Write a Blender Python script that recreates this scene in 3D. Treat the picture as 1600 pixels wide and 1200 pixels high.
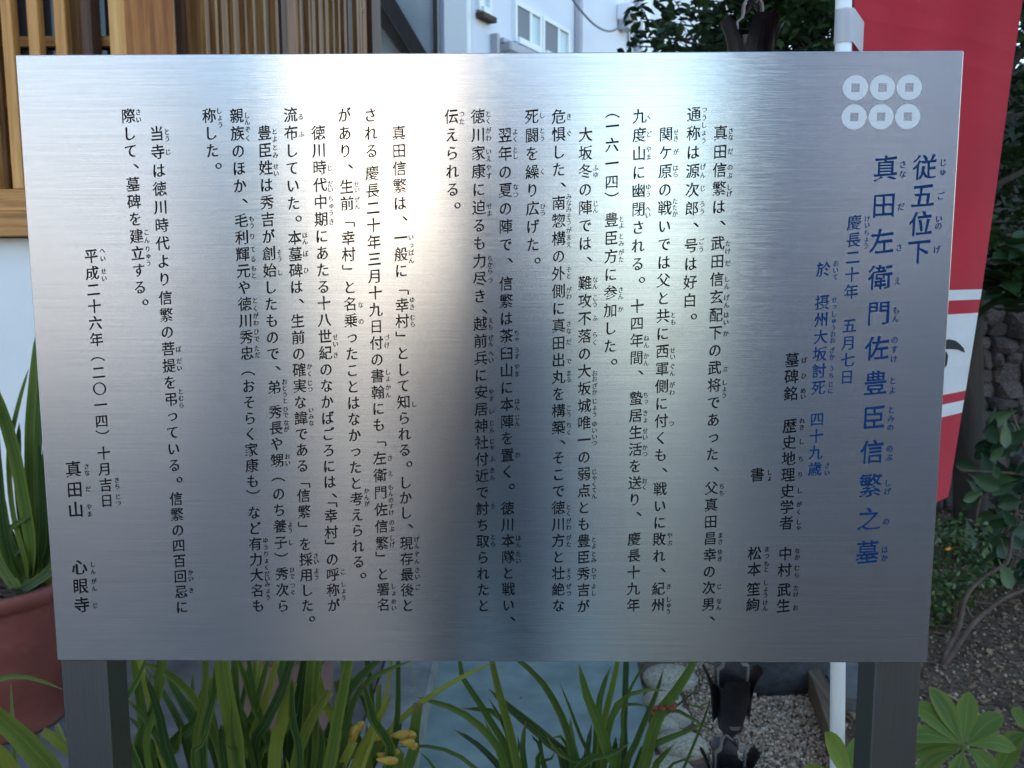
import bpy, bmesh, math, random
import numpy as np
from mathutils import Vector, Matrix

random.seed(7)
rng = np.random.default_rng(7)
R = math.radians
for o in list(bpy.data.objects):
    bpy.data.objects.remove(o)
scene = bpy.context.scene
COL = scene.collection

# ------------------------------------------------------------------ camera
CAM = Vector((0.0324, -0.8655, 1.4156))
YAW, PITCH, ROLL = 0.01055, 0.1254, -0.0018
_r = Vector((math.cos(YAW), math.sin(YAW), 0))
_f0 = Vector((-math.sin(YAW), math.cos(YAW), 0))
_z = Vector((0, 0, 1))
FWD = _f0 * math.cos(PITCH) - _z * math.sin(PITCH)
_u = _f0 * math.sin(PITCH) + _z * math.cos(PITCH)
RIGHT = _r * math.cos(ROLL) + _u * math.sin(ROLL)
UP = -_r * math.sin(ROLL) + _u * math.cos(ROLL)
FPX = 1373.0
cd = bpy.data.cameras.new('camera')
cam = bpy.data.objects.new('camera', cd)
COL.objects.link(cam)
cam.matrix_world = Matrix(((RIGHT.x, UP.x, -FWD.x, CAM.x), (RIGHT.y, UP.y, -FWD.y, CAM.y),
                           (RIGHT.z, UP.z, -FWD.z, CAM.z), (0, 0, 0, 1)))
cd.sensor_width = 36
cd.lens = FPX / 1600 * 36
cd.clip_start = 0.02
cd.clip_end = 500
cd.dof.use_dof = True
cd.dof.focus_distance = 0.88
cd.dof.aperture_fstop = 15
scene.camera = cam

# ------------------------------------------------------------------ world, sun, exposure
SUN_EL, SUN_AZ = 19.0, -30.0            # degrees; azimuth clockwise from +Y
w = bpy.data.worlds.new('World')
scene.world = w
w.use_nodes = True
nt = w.node_tree
nt.nodes.clear()
sky = nt.nodes.new('ShaderNodeTexSky')
sky.sky_type = 'NISHITA'
sky.sun_disc = False
sky.sun_elevation = R(SUN_EL)
sky.sun_rotation = R(SUN_AZ)
sky.air_density = 1.15
sky.ozone_density = 1.6
sky.dust_density = 1.0
bg = nt.nodes.new('ShaderNodeBackground')
bg.inputs[1].default_value = 0.15
wo = nt.nodes.new('ShaderNodeOutputWorld')
nt.links.new(sky.outputs[0], bg.inputs[0])
nt.links.new(bg.outputs[0], wo.inputs[0])
sd = bpy.data.lights.new('sun', 'SUN')
sd.energy = 4.4
sd.angle = R(0.5)
sd.color = (1.0, 0.90, 0.78)
sun = bpy.data.objects.new('sun', sd)
COL.objects.link(sun)
_sdir = Vector((math.sin(R(SUN_AZ)) * math.cos(R(SUN_EL)), math.cos(R(SUN_AZ)) * math.cos(R(SUN_EL)), math.sin(R(SUN_EL))))
sun.rotation_euler = _sdir.to_track_quat('Z', 'Y').to_euler()
sun.location = (0, 0, 12)
vs = scene.view_settings
scene.display_settings.display_device = 'sRGB'
vs.view_transform = 'Standard'
vs.look = 'None'
vs.gamma = 1
vs.use_curve_mapping = False
vs.exposure = 2.0


def ray(px, py):
    return RIGHT * ((px - 800) / FPX) + UP * (-(py - 600) / FPX) + FWD


def at(px, py, d):
    """point of the place seen at that spot of the photo, d metres in front of the camera (along +Y)"""
    v = ray(px, py)
    return CAM + v * (d / v.y)


def ground(px, py, z=0.0):
    v = ray(px, py)
    return CAM + v * ((z - CAM.z) / v.z)


# ------------------------------------------------------------------ node helpers
def mat(name, base=(0.5, 0.5, 0.5), rough=0.6, metal=0.0, spec=None):
    m = bpy.data.materials.new(name)
    m.use_nodes = True
    b = m.node_tree.nodes['Principled BSDF']
    b.inputs['Base Color'].default_value = (*base, 1)
    b.inputs['Roughness'].default_value = rough
    b.inputs['Metallic'].default_value = metal
    if spec is not None:
        b.inputs['Specular IOR Level'].default_value = spec
    return m, m.node_tree, b


def N(t, kind, **kw):
    n = t.nodes.new(kind)
    for k, v in kw.items():
        if k in n.inputs:
            n.inputs[k].default_value = v
        else:
            setattr(n, k, v)
    return n


def coords(t, scale=(1, 1, 1), kind='Object', rot=(0, 0, 0)):
    tc = t.nodes.new('ShaderNodeTexCoord')
    mp = t.nodes.new('ShaderNodeMapping')
    mp.inputs['Scale'].default_value = scale
    mp.inputs['Rotation'].default_value = rot
    t.links.new(tc.outputs[kind], mp.inputs[0])
    return mp.outputs[0]


def ramp(t, fac, stops):
    r = t.nodes.new('ShaderNodeValToRGB')
    cr = r.color_ramp
    while len(cr.elements) > 1:
        cr.elements.remove(cr.elements[-1])
    cr.elements[0].position = stops[0][0]
    cr.elements[0].color = (*stops[0][1], 1)
    for p, c in stops[1:]:
        e = cr.elements.new(p)
        e.color = (*c, 1)
    t.links.new(fac, r.inputs[0])
    return r.outputs[0]


def noise(t, vec, scale, detail=6, rough=0.55):
    n = N(t, 'ShaderNodeTexNoise', Scale=scale, Detail=detail, Roughness=rough)
    t.links.new(vec, n.inputs['Vector'])
    return n.outputs['Fac']


def bump(t, b, h, strength=0.3, dist=0.01):
    n = N(t, 'ShaderNodeBump', Strength=strength, Distance=dist)
    t.links.new(h, n.inputs['Height'])
    t.links.new(n.outputs[0], b.inputs['Normal'])
    return n


def island_rand(t):
    g = t.nodes.new('ShaderNodeNewGeometry')
    return g.outputs['Random Per Island']


def object_rand(t):
    g = t.nodes.new('ShaderNodeObjectInfo')
    return g.outputs['Random']


def mathn(t, op, a, b):
    n = t.nodes.new('ShaderNodeMath')
    n.operation = op
    for i, x in enumerate((a, b)):
        if isinstance(x, (int, float)):
            n.inputs[i].default_value = x
        else:
            t.links.new(x, n.inputs[i])
    return n.outputs[0]


def mixc(t, fac, a, b, blend='MIX'):
    n = t.nodes.new('ShaderNodeMix')
    n.data_type = 'RGBA'
    n.blend_type = blend
    for i, x in ((0, fac), (6, a), (7, b)):
        if isinstance(x, (int, float)):
            n.inputs[i].default_value = x
        elif isinstance(x, tuple):
            n.inputs[i].default_value = (*x, 1)
        else:
            t.links.new(x, n.inputs[i])
    return n.outputs[2]


def noisy(name, stops, scale=8, rough=0.7, stretch=(1, 1, 1), bstr=0.3, bdist=0.004, detail=6, spec=None, kind='Object'):
    m, t, b = mat(name, rough=rough, spec=spec)
    v = coords(t, stretch, kind)
    f = noise(t, v, scale, detail)
    t.links.new(ramp(t, f, stops), b.inputs['Base Color'])
    if bstr:
        bump(t, b, noise(t, v, scale * 3, 8, 0.7), bstr, bdist)
    return m


M = {}
# brushed stainless steel: grooves run along X, so it blurs what it mirrors up and down
m, t, b = mat('brushed_steel', (0.60, 0.61, 0.62), 0.30, 1.0)
v = coords(t, (0.3, 1, 150))
f1 = noise(t, v, 14, 5, 0.7)
v2 = coords(t, (1.2, 1, 420))
f2 = noise(t, v2, 12, 3, 0.6)
fs = mathn(t, 'ADD', mathn(t, 'MULTIPLY', f1, 0.5), mathn(t, 'MULTIPLY', f2, 0.5))
c = ramp(t, fs, [(0.36, (0.43, 0.435, 0.445)), (0.5, (0.56, 0.565, 0.575)), (0.64, (0.68, 0.685, 0.69))])
st = noise(t, coords(t, (1, 1, 1)), 9, 6, 0.6)
sm = ramp(t, st, [(0.62, (0, 0, 0)), (0.78, (1, 1, 1))])
c2 = mixc(t, mathn(t, 'MULTIPLY', sm, 0.45), c, (0.40, 0.36, 0.32))
dr = noise(t, coords(t, (26, 1, 1.3)), 1.6, 6, 0.65)
dm = ramp(t, dr, [(0.60, (0, 0, 0)), (0.74, (1, 1, 1))])
c2 = mixc(t, mathn(t, 'MULTIPLY', dm, 0.22), c2, (0.45, 0.44, 0.42))
t.links.new(c2, b.inputs['Base Color'])
cx = t.nodes.new('ShaderNodeCombineXYZ')
cx.inputs[2].default_value = 1.0
b.inputs['Anisotropic'].default_value = 1.0
b.inputs['Roughness'].default_value = 0.15
t.links.new(cx.outputs[0], b.inputs['Tangent'])
b2 = t.nodes.new('ShaderNodeBsdfPrincipled')
b2.inputs['Metallic'].default_value = 1.0
b2.inputs['Anisotropic'].default_value = 1.0
b2.inputs['Roughness'].default_value = 0.24
t.links.new(c2, b2.inputs['Base Color'])
t.links.new(cx.outputs[0], b2.inputs['Tangent'])
ms = t.nodes.new('ShaderNodeMixShader')
ms.inputs[0].default_value = 0.35
t.links.new(b.outputs[0], ms.inputs[1])
t.links.new(b2.outputs[0], ms.inputs[2])
t.links.new(ms.outputs[0], t.nodes['Material Output'].inputs[0])
bn = bump(t, b, f2, 0.06, 0.0004)
t.links.new(bn.outputs[0], b2.inputs['Normal'])
M['steel'] = m
M['etched'], t, b = mat('etched_coin', (0.66, 0.67, 0.70), 0.65, 0.15)
f = noise(t, coords(t), 900, 2)
bump(t, b, f, 0.2, 0.0002)
M['coin_edge'], _, _ = mat('etched_edge', (0.8, 0.81, 0.84), 0.4, 0.6)
M['ink_black'], _, _ = mat('black_lettering', (0.006, 0.006, 0.008), 0.9, 0, 0.05)
M['ink_blue'], _, _ = mat('blue_lettering', (0.006, 0.036, 0.125), 0.8, 0, 0.08)
M['post_steel'], t, b = mat('post_steel', (0.30, 0.305, 0.32), 0.40, 1.0)
v = coords(t, (300, 300, 2))
f = noise(t, v, 3, 4)
t.links.new(ramp(t, f, [(0.3, (0.19, 0.19, 0.195)), (0.7, (0.225, 0.225, 0.23))]), b.inputs['Base Color'])


def wood(name, dark, mid, light, rough=0.6, axis=2, scale=1.0):
    s = [14 * scale, 14 * scale, 14 * scale]
    s[axis] = 0.7 * scale
    m, t, b = mat(name, rough=rough)
    rnd = object_rand(t)
    tc = t.nodes.new('ShaderNodeTexCoord')
    mp = t.nodes.new('ShaderNodeMapping')
    mp.inputs['Scale'].default_value = s
    t.links.new(tc.outputs['Object'], mp.inputs[0])
    cmb = t.nodes.new('ShaderNodeCombineXYZ')
    for i in range(3):
        t.links.new(mathn(t, 'MULTIPLY', rnd, 31.0 + 7 * i), cmb.inputs[i])
    t.links.new(cmb.outputs[0], mp.inputs['Location'])
    n1 = N(t, 'ShaderNodeTexNoise', Scale=3.2, Detail=7, Roughness=0.62, Distortion=0.6)
    t.links.new(mp.outputs[0], n1.inputs['Vector'])
    f = mathn(t, 'ADD', n1.outputs['Fac'], mathn(t, 'MULTIPLY', mathn(t, 'SUBTRACT', rnd, 0.5), 0.16))
    t.links.new(ramp(t, f, [(0.30, dark), (0.48, mid), (0.68, light)]), b.inputs['Base Color'])
    bump(t, b, n1.outputs['Fac'], 0.25, 0.002)
    return m


M['wood_light'] = wood('honey_wood', (0.42, 0.18, 0.045), (0.64, 0.315, 0.095), (0.76, 0.44, 0.16))
M['wood_light_h'] = wood('honey_wood_horizontal', (0.30, 0.12, 0.035), (0.52, 0.25, 0.075), (0.68, 0.38, 0.13), axis=0)
M['wood_mid'] = wood('brown_post_wood', (0.13, 0.038, 0.008), (0.27, 0.088, 0.016), (0.42, 0.165, 0.036))
M['wood_slat'] = wood('weathered_slat_wood', (0.12, 0.040, 0.009), (0.26, 0.11, 0.026), (0.44, 0.24, 0.085))
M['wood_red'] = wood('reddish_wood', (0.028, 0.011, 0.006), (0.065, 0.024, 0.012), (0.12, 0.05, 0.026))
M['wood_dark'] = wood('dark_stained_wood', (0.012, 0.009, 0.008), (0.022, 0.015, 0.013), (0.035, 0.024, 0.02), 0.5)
M['wood_edge'] = wood('edging_timber', (0.035, 0.022, 0.012), (0.075, 0.048, 0.026), (0.12, 0.085, 0.05), 0.8, axis=1)
M['plaster'] = noisy('white_plaster', [(0.3, (0.74, 0.76, 0.78)), (0.7, (0.82, 0.83, 0.84))], 3, 0.85, bstr=0.12, bdist=0.002)
M['plaster_grey'] = noisy('grey_plaster', [(0.3, (0.36, 0.39, 0.40)), (0.7, (0.46, 0.48, 0.49))], 3, 0.9, bstr=0.15)
M['house_white'] = noisy('pale_house_wall', [(0.3, (0.70, 0.735, 0.83)), (0.7, (0.77, 0.80, 0.88))], 0.6, 0.75, bstr=0.1)
M['frame_white'], _, _ = mat('white_window_frame', (0.85, 0.87, 0.88), 0.4)
M['glass_dark'], _, _ = mat('dark_window_glass', (0.02, 0.025, 0.035), 0.08, 0, 0.6)
M['glass_pale'], _, _ = mat('frosted_window_glass', (0.55, 0.68, 0.72), 0.3, 0, 0.5)
M['screen'], _, _ = mat('insect_screen', (0.22, 0.24, 0.27), 0.8)
M['pipe_grey'], _, _ = mat('grey_drain_pipe', (0.42, 0.42, 0.46), 0.5)
M['plastic_white'], _, _ = mat('white_plastic', (0.80, 0.80, 0.84), 0.45)
M['cable'], _, _ = mat('cable_rubber', (0.16, 0.17, 0.22), 0.6)
M['concrete'] = noisy('grey_concrete', [(0.3, (0.085, 0.078, 0.080)), (0.55, (0.13, 0.12, 0.12)), (0.75, (0.18, 0.165, 0.16))], 9, 0.9, bstr=0.4, bdist=0.004)
M['stone_kerb'] = noisy('kerb_stone', [(0.3, (0.12, 0.125, 0.12)), (0.55, (0.17, 0.18, 0.17)), (0.75, (0.235, 0.24, 0.225))], 14, 0.9, bstr=0.5, bdist=0.004)
M['path'] = noisy('blue_green_paving', [(0.3, (0.125, 0.175, 0.165)), (0.5, (0.175, 0.235, 0.22)), (0.72, (0.235, 0.315, 0.285))], 6, 0.8, bstr=0.3, bdist=0.002)
M['boulder'] = noisy('pale_edge_stone', [(0.3, (0.16, 0.14, 0.10)), (0.5, (0.34, 0.31, 0.235)), (0.72, (0.50, 0.46, 0.36))], 22, 0.9, bstr=0.7, bdist=0.006)
M['rock_dark'] = noisy('dark_rock', [(0.3, (0.010, 0.011, 0.013)), (0.7, (0.03, 0.032, 0.036))], 10, 0.85, bstr=0.6, bdist=0.01)
M['soil'] = noisy('garden_soil', [(0.3, (0.055, 0.034, 0.019)), (0.55, (0.13, 0.083, 0.050)), (0.8, (0.23, 0.16, 0.10))], 30, 0.95, bstr=0.8, bdist=0.01)
M['asphalt'] = noisy('asphalt', [(0.3, (0.045, 0.045, 0.048)), (0.7, (0.07, 0.07, 0.073))], 40, 0.9, bstr=0.3)
M['rubble'], t, b = mat('rubble_wall', rough=0.95)
vo = N(t, 'ShaderNodeTexVoronoi', Scale=9.0)
t.links.new(coords(t), vo.inputs['Vector'])
f = noise(t, coords(t), 26, 6, 0.7)
t.links.new(ramp(t, f, [(0.36, (0.035, 0.03, 0.035)), (0.5, (0.16, 0.13, 0.13)), (0.66, (0.34, 0.30, 0.29))]), b.inputs['Base Color'])
bump(t, b, f, 0.9, 0.02)


def multi(name, cols, rough=0.85, trans=0.0, rnd='island', spec=None):
    m, t, b = mat(name, rough=rough, spec=spec)
    r = island_rand(t) if rnd == 'island' else object_rand(t)
    n = len(cols)
    c = ramp(t, r, [(i / (n - 1), c) for i, c in enumerate(cols)])
    f = noise(t, coords(t), 60, 3)
    c = mixc(t, mathn(t, 'MULTIPLY', f, 0.5), c, (0.5, 0.5, 0.5), 'MULTIPLY')
    t.links.new(c, b.inputs['Base Color'])
    if trans:
        tr = t.nodes.new('ShaderNodeBsdfTranslucent')
        t.links.new(c, tr.inputs[0])
        ms = t.nodes.new('ShaderNodeMixShader')
        ms.inputs[0].default_value = trans
        out = t.nodes['Material Output']
        t.links.new(b.outputs[0], ms.inputs[1])
        t.links.new(tr.outputs[0], ms.inputs[2])
        t.links.new(ms.outputs[0], out.inputs[0])
    return m


M['pebble'] = multi('beige_pebbles', [(0.48, 0.37, 0.25), (0.18, 0.115, 0.075), (0.36, 0.265, 0.175), (0.62, 0.53, 0.41), (0.28, 0.155, 0.09), (0.42, 0.32, 0.22), (0.13, 0.10, 0.08), (0.52, 0.41, 0.29)])
M['litter'] = multi('leaf_litter', [(0.14, 0.08, 0.042), (0.075, 0.042, 0.024), (0.23, 0.135, 0.07), (0.10, 0.06, 0.036), (0.32, 0.20, 0.11), (0.065, 0.04, 0.025), (0.18, 0.105, 0.058)])
M['grit'] = multi('soil_grit', [(0.15, 0.10, 0.065), (0.27, 0.19, 0.12), (0.075, 0.052, 0.036), (0.46, 0.38, 0.28), (0.13, 0.09, 0.06), (0.085, 0.06, 0.042)])
M['leaf_tree'] = multi('evergreen_leaf', [(0.018, 0.040, 0.014), (0.035, 0.075, 0.022), (0.022, 0.052, 0.024), (0.06, 0.11, 0.03), (0.028, 0.06, 0.02)], 0.42, 0.2)
M['leaf_small'] = multi('small_shrub_leaf', [(0.03, 0.065, 0.02), (0.06, 0.12, 0.03), (0.04, 0.09, 0.02), (0.15, 0.18, 0.05), (0.05, 0.10, 0.03)], 0.45, 0.2)
M['leaf_camellia'] = multi('glossy_dark_leaf', [(0.015, 0.045, 0.025), (0.03, 0.075, 0.035), (0.02, 0.06, 0.03), (0.05, 0.10, 0.03)], 0.52, 0.12, 'object')
M['bark'] = noisy('dark_bark', [(0.3, (0.02, 0.015, 0.012)), (0.6, (0.05, 0.038, 0.03)), (0.8, (0.09, 0.07, 0.055))], 12, 0.95, (1, 1, 0.25), 0.9, 0.01)
M['twig'] = noisy('reddish_twig', [(0.3, (0.05, 0.03, 0.022)), (0.7, (0.12, 0.075, 0.055))], 20, 0.85)
M['chip'] = multi('bark_chips', [(0.11, 0.07, 0.045), (0.05, 0.035, 0.025), (0.20, 0.14, 0.10), (0.08, 0.05, 0.035)])
M['chain'] = noisy('oxidised_copper', [(0.3, (0.030, 0.027, 0.030)), (0.6, (0.052, 0.046, 0.052)), (0.8, (0.095, 0.085, 0.092))], 30, 0.42, bstr=0.15, bdist=0.001)
M['chain'].node_tree.nodes['Principled BSDF'].inputs['Metallic'].default_value = 0.55
M['ring'], _, _ = mat('grey_metal_ring', (0.30, 0.29, 0.28), 0.45, 0.7)
M['pot_red'] = noisy('red_plastic_pot', [(0.28, (0.13, 0.034, 0.026)), (0.5, (0.19, 0.050, 0.038)), (0.66, (0.22, 0.07, 0.055)), (0.8, (0.27, 0.15, 0.12))], 7, 0.6, bstr=0.12, detail=9, stretch=(1, 1, 1.6))
M['pot_pink'] = noisy('dusty_clay_pot', [(0.3, (0.13, 0.075, 0.068)), (0.7, (0.19, 0.115, 0.10))], 7, 0.75, bstr=0.1)
M['pot_dark'] = noisy('dark_plastic_pot', [(0.3, (0.03, 0.03, 0.032)), (0.7, (0.05, 0.05, 0.053))], 7, 0.6, bstr=0.05)
M['pole_white'] = noisy('white_flag_pole', [(0.3, (0.78, 0.79, 0.81)), (0.7, (0.84, 0.85, 0.87))], 4, 0.35, bstr=0)
M['flower'] = noisy('yellow_petal', [(0.38, (0.34, 0.24, 0.02)), (0.55, (0.30, 0.19, 0.02)), (0.68, (0.26, 0.07, 0.02))], 2.2, 0.5, bstr=0.1)
M['flower_dry'] = noisy('dried_red_flower', [(0.3, (0.10, 0.02, 0.012)), (0.7, (0.26, 0.07, 0.03))], 60, 0.7)
M['ink_cloth'], _, _ = mat('black_print_on_cloth', (0.015, 0.015, 0.016), 0.85)

# strap leaf with a lighter midrib and edges, colour varied from leaf to leaf


def strap_mat(name, cols, rough=0.38):
    m, t, b = mat(name, rough=rough)
    r = object_rand(t)
    n = len(cols)
    c = ramp(t, r, [(i / (n - 1), cc) for i, cc in enumerate(cols)])
    tc = t.nodes.new('ShaderNodeTexCoord')
    sp = t.nodes.new('ShaderNodeSeparateXYZ')
    t.links.new(tc.outputs['UV'], sp.inputs[0])
    dist = mathn(t, 'ABSOLUTE', mathn(t, 'SUBTRACT', sp.outputs[0], 0.5), 0)
    rib = ramp(t, dist, [(0.0, (1, 1, 1)), (0.035, (0, 0, 0)), (0.44, (0, 0, 0)), (0.5, (0.6, 0.6, 0.6))])
    c = mixc(t, mathn(t, 'MULTIPLY', rib, 0.55), c, (0.20, 0.26, 0.07))
    mp = t.nodes.new('ShaderNodeMapping')
    mp.inputs['Scale'].default_value = (40, 1.2, 1)
    t.links.new(tc.outputs['UV'], mp.inputs[0])
    f = noise(t, mp.outputs[0], 2.0, 5, 0.7)
    c = mixc(t, 1.0, c, ramp(t, f, [(0.3, (0.72, 0.74, 0.7)), (0.7, (1.15, 1.12, 1.0))]), 'MULTIPLY')
    st_ = ramp(t, mathn(t, 'ADD', dist, mathn(t, 'MULTIPLY', mathn(t, 'SUBTRACT', f, 0.5), 0.25)), [(0.20, (0, 0, 0)), (0.34, (1, 1, 1))])
    c = mixc(t, mathn(t, 'MULTIPLY', mathn(t, 'MULTIPLY', st_, 0.5), object_rand(t)), c, (0.17, 0.21, 0.035))
    # browned tip
    tip = ramp(t, sp.outputs[1], [(0.955, (0, 0, 0)), (1.0, (1, 1, 1))])
    c = mixc(t, mathn(t, 'MULTIPLY', tip, 0.6), c, (0.20, 0.14, 0.06))
    t.links.new(c, b.inputs['Base Color'])
    bump(t, b, f, 0.3, 0.001)
    b.inputs['Specular IOR Level'].default_value = 0.3
    tr = t.nodes.new('ShaderNodeBsdfTranslucent')
    t.links.new(c, tr.inputs[0])
    ms = t.nodes.new('ShaderNodeMixShader')
    ms.inputs[0].default_value = 0.22
    t.links.new(b.outputs[0], ms.inputs[1])
    t.links.new(tr.outputs[0], ms.inputs[2])
    t.links.new(ms.outputs[0], t.nodes['Material Output'].inputs[0])
    return m


M['strap'] = strap_mat('orchid_leaf', [(0.050, 0.100, 0.016), (0.078, 0.130, 0.020), (0.034, 0.074, 0.018), (0.12, 0.165, 0.026), (0.06, 0.11, 0.018)], 0.5)
M['strap_yellow'] = strap_mat('yellowing_orchid_leaf', [(0.20, 0.23, 0.035), (0.26, 0.28, 0.04)], 0.5)
M['strap_dark'] = strap_mat('dark_orchid_leaf', [(0.020, 0.050, 0.012), (0.032, 0.072, 0.016)], 0.5)

# ------------------------------------------------------------------ object helpers


def link(name, me, material, parent=None, loc=None):
    if material is not None and not me.materials:
        me.materials.append(material)
    o = bpy.data.objects.new(name, me)
    COL.objects.link(o)
    if parent is not None:
        o.parent = parent
    if loc is not None:
        o.location = loc
    return o


def tag(o, label=None, cat=None, group=None, kind=None):
    if label:
        o['label'] = label
    if cat:
        o['category'] = cat
    if group:
        o['group'] = group
    if kind:
        o['kind'] = kind
    return o


def empty(name, label, cat, loc=(0, 0, 0), group=None, rz=0):
    o = bpy.data.objects.new(name, None)
    COL.objects.link(o)
    o.empty_display_size = 0.1
    o.location = loc
    o.rotation_euler = (0, 0, rz)
    return tag(o, label, cat, group)


def mesh_from(bm, name, smooth=False):
    me = bpy.data.meshes.new(name)
    bm.normal_update()
    bm.to_mesh(me)
    bm.free()
    if smooth:
        me.shade_smooth()
    return me


def add_box(bm, x0, x1, y0, y1, z0, z1, bev=0.0):
    vs_ = [bm.verts.new((x, y, z)) for x in (x0, x1) for y in (y0, y1) for z in (z0, z1)]
    idx = [(0, 1, 3, 2), (4, 6, 7, 5), (0, 4, 5, 1), (2, 3, 7, 6), (0, 2, 6, 4), (1, 5, 7, 3)]
    fs_ = [bm.faces.new([vs_[i] for i in q]) for q in idx]
    if bev:
        es = list({e for f in fs_ for e in f.edges})
        bmesh.ops.bevel(bm, geom=es, offset=bev, segments=1, affect='EDGES')
    return vs_


def box(name, x0, x1, y0, y1, z0, z1, material, parent=None, bev=0.0):
    """a box mesh in world coordinates (its own origin at the centre so grain varies from piece to piece)"""
    cx_, cy_, cz_ = (x0 + x1) / 2, (y0 + y1) / 2, (z0 + z1) / 2
    bm = bmesh.new()
    add_box(bm, x0 - cx_, x1 - cx_, y0 - cy_, y1 - cy_, z0 - cz_, z1 - cz_, bev)
    bmesh.ops.recalc_face_normals(bm, faces=bm.faces)
    o = link(name, mesh_from(bm, name), material, parent)
    pl = parent.location if parent is not None else Vector()
    o.location = Vector((cx_, cy_, cz_)) - pl
    return o


def tube_bm(bm, pts, radii, seg=8, cap=True):
    pts = [Vector(p) for p in pts]
    rings = []
    up = Vector((0, 0, 1))
    for i, p in enumerate(pts):
        a = pts[max(i - 1, 0)]
        b_ = pts[min(i + 1, len(pts) - 1)]
        tdir = (b_ - a).normalized()
        s = tdir.cross(up if abs(tdir.z) < 0.95 else Vector((1, 0, 0))).normalized()
        q = s.cross(tdir).normalized()
        r_ = radii[i] if hasattr(radii, '__len__') else radii
        rings.append([bm.verts.new(p + s * (r_ * math.cos(2 * math.pi * k / seg)) + q * (r_ * math.sin(2 * math.pi * k / seg))) for k in range(seg)])
    for a, b_ in zip(rings[:-1], rings[1:]):
        for k in range(seg):
            bm.faces.new((a[k], a[(k + 1) % seg], b_[(k + 1) % seg], b_[k]))
    if cap:
        bm.faces.new(rings[0][::-1])
        bm.faces.new(rings[-1])


def tube(name, pts, radii, material, parent=None, seg=8, smooth=True):
    pl = parent.location if parent is not None else Vector()
    bm = bmesh.new()
    tube_bm(bm, [Vector(p) - pl for p in pts], radii, seg)
    bmesh.ops.recalc_face_normals(bm, faces=bm.faces)
    return link(name, mesh_from(bm, name, smooth), material, parent)


def lathe_mesh(name, prof, seg=32, smooth=True):
    bm = bmesh.new()
    rings = []
    for r_, z in prof:
        if r_ < 1e-6:
            rings.append([bm.verts.new((0, 0, z))])
        else:
            rings.append([bm.verts.new((r_ * math.cos(2 * math.pi * k / seg), r_ * math.sin(2 * math.pi * k / seg), z)) for k in range(seg)])
    for a, b_ in zip(rings[:-1], rings[1:]):
        for k in range(seg):
            k2 = (k + 1) % seg
            if len(a) == 1:
                bm.faces.new((a[0], b_[k2], b_[k]))
            elif len(b_) == 1:
                bm.faces.new((a[k], a[k2], b_[0]))
            else:
                bm.faces.new((a[k], a[k2], b_[k2], b_[k]))
    bmesh.ops.recalc_face_normals(bm, faces=bm.faces)
    return mesh_from(bm, name, smooth)


def catmull(pts, n):
    """n points spread along a smooth curve through pts"""
    P = [pts[0] * 2 - pts[1]] + list(pts) + [pts[-1] * 2 - pts[-2]]
    dense = []
    for i in range(1, len(P) - 2):
        for k in range(8):
            u = k / 8
            a, b_, c_, d_ = P[i - 1], P[i], P[i + 1], P[i + 2]
            dense.append(0.5 * ((2 * b_) + (c_ - a) * u + (2 * a - 5 * b_ + 4 * c_ - d_) * u * u + (3 * b_ - a - 3 * c_ + d_) * u ** 3))
    dense.append(P[-2])
    L = [0]
    for a, b_ in zip(dense[:-1], dense[1:]):
        L.append(L[-1] + (b_ - a).length)
    out = []
    j = 0
    for k in range(n):
        s = L[-1] * k / (n - 1)
        while j < len(L) - 2 and L[j + 1] < s:
            j += 1
        u = (s - L[j]) / max(L[j + 1] - L[j], 1e-9)
        out.append(dense[j].lerp(dense[j + 1], min(max(u, 0), 1)))
    return out


def soup(name, tv, tf, pos, rot, scl, material, smooth=False):
    """many copies of a small template joined into one mesh (numpy)"""
    tv = np.asarray(tv, float)
    n = len(pos)
    V = np.einsum('nij,vj->nvi', rot, tv) * scl[:, None, None] if scl.ndim == 1 else np.einsum('nij,nvj->nvi', rot, tv[None] * scl[:, None, :])
    V = V + pos[:, None, :]
    nv = len(tv)
    faces = []
    tfl = np.concatenate([np.asarray(f) for f in tf])
    sizes = np.array([len(f) for f in tf])
    loops = (tfl[None] + (np.arange(n) * nv)[:, None]).ravel()
    allsz = np.tile(sizes, n)
    starts = np.concatenate([[0], np.cumsum(allsz)[:-1]])
    me = bpy.data.meshes.new(name)
    me.vertices.add(n * nv)
    me.vertices.foreach_set('co', V.ravel())
    me.loops.add(len(loops))
    me.loops.foreach_set('vertex_index', loops.astype(np.int32))
    me.polygons.add(len(allsz))
    me.polygons.foreach_set('loop_start', starts.astype(np.int32))
    me.polygons.foreach_set('loop_total', allsz.astype(np.int32))
    me.update(calc_edges=True)
    me.validate()
    if smooth:
        me.shade_smooth()
    me.materials.append(material)
    return me


def rand_rot(n, tilt=math.pi):
    """random rotations: spin about z, then tilt up to 'tilt' from level"""
    a = rng.uniform(0, 2 * np.pi, n)
    b_ = rng.uniform(-tilt, tilt, n)
    c_ = rng.uniform(0, 2 * np.pi, n)
    ca, sa, cb, sb, cc, sc = np.cos(a), np.sin(a), np.cos(b_), np.sin(b_), np.cos(c_), np.sin(c_)
    Z1 = np.stack([np.stack([ca, -sa, 0 * a], -1), np.stack([sa, ca, 0 * a], -1), np.stack([0 * a, 0 * a, 1 + 0 * a], -1)], 1)
    X = np.stack([np.stack([1 + 0 * a, 0 * a, 0 * a], -1), np.stack([0 * a, cb, -sb], -1), np.stack([0 * a, sb, cb], -1)], 1)
    Z2 = np.stack([np.stack([cc, -sc, 0 * a], -1), np.stack([sc, cc, 0 * a], -1), np.stack([0 * a, 0 * a, 1 + 0 * a], -1)], 1)
    return Z1 @ X @ Z2


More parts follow.
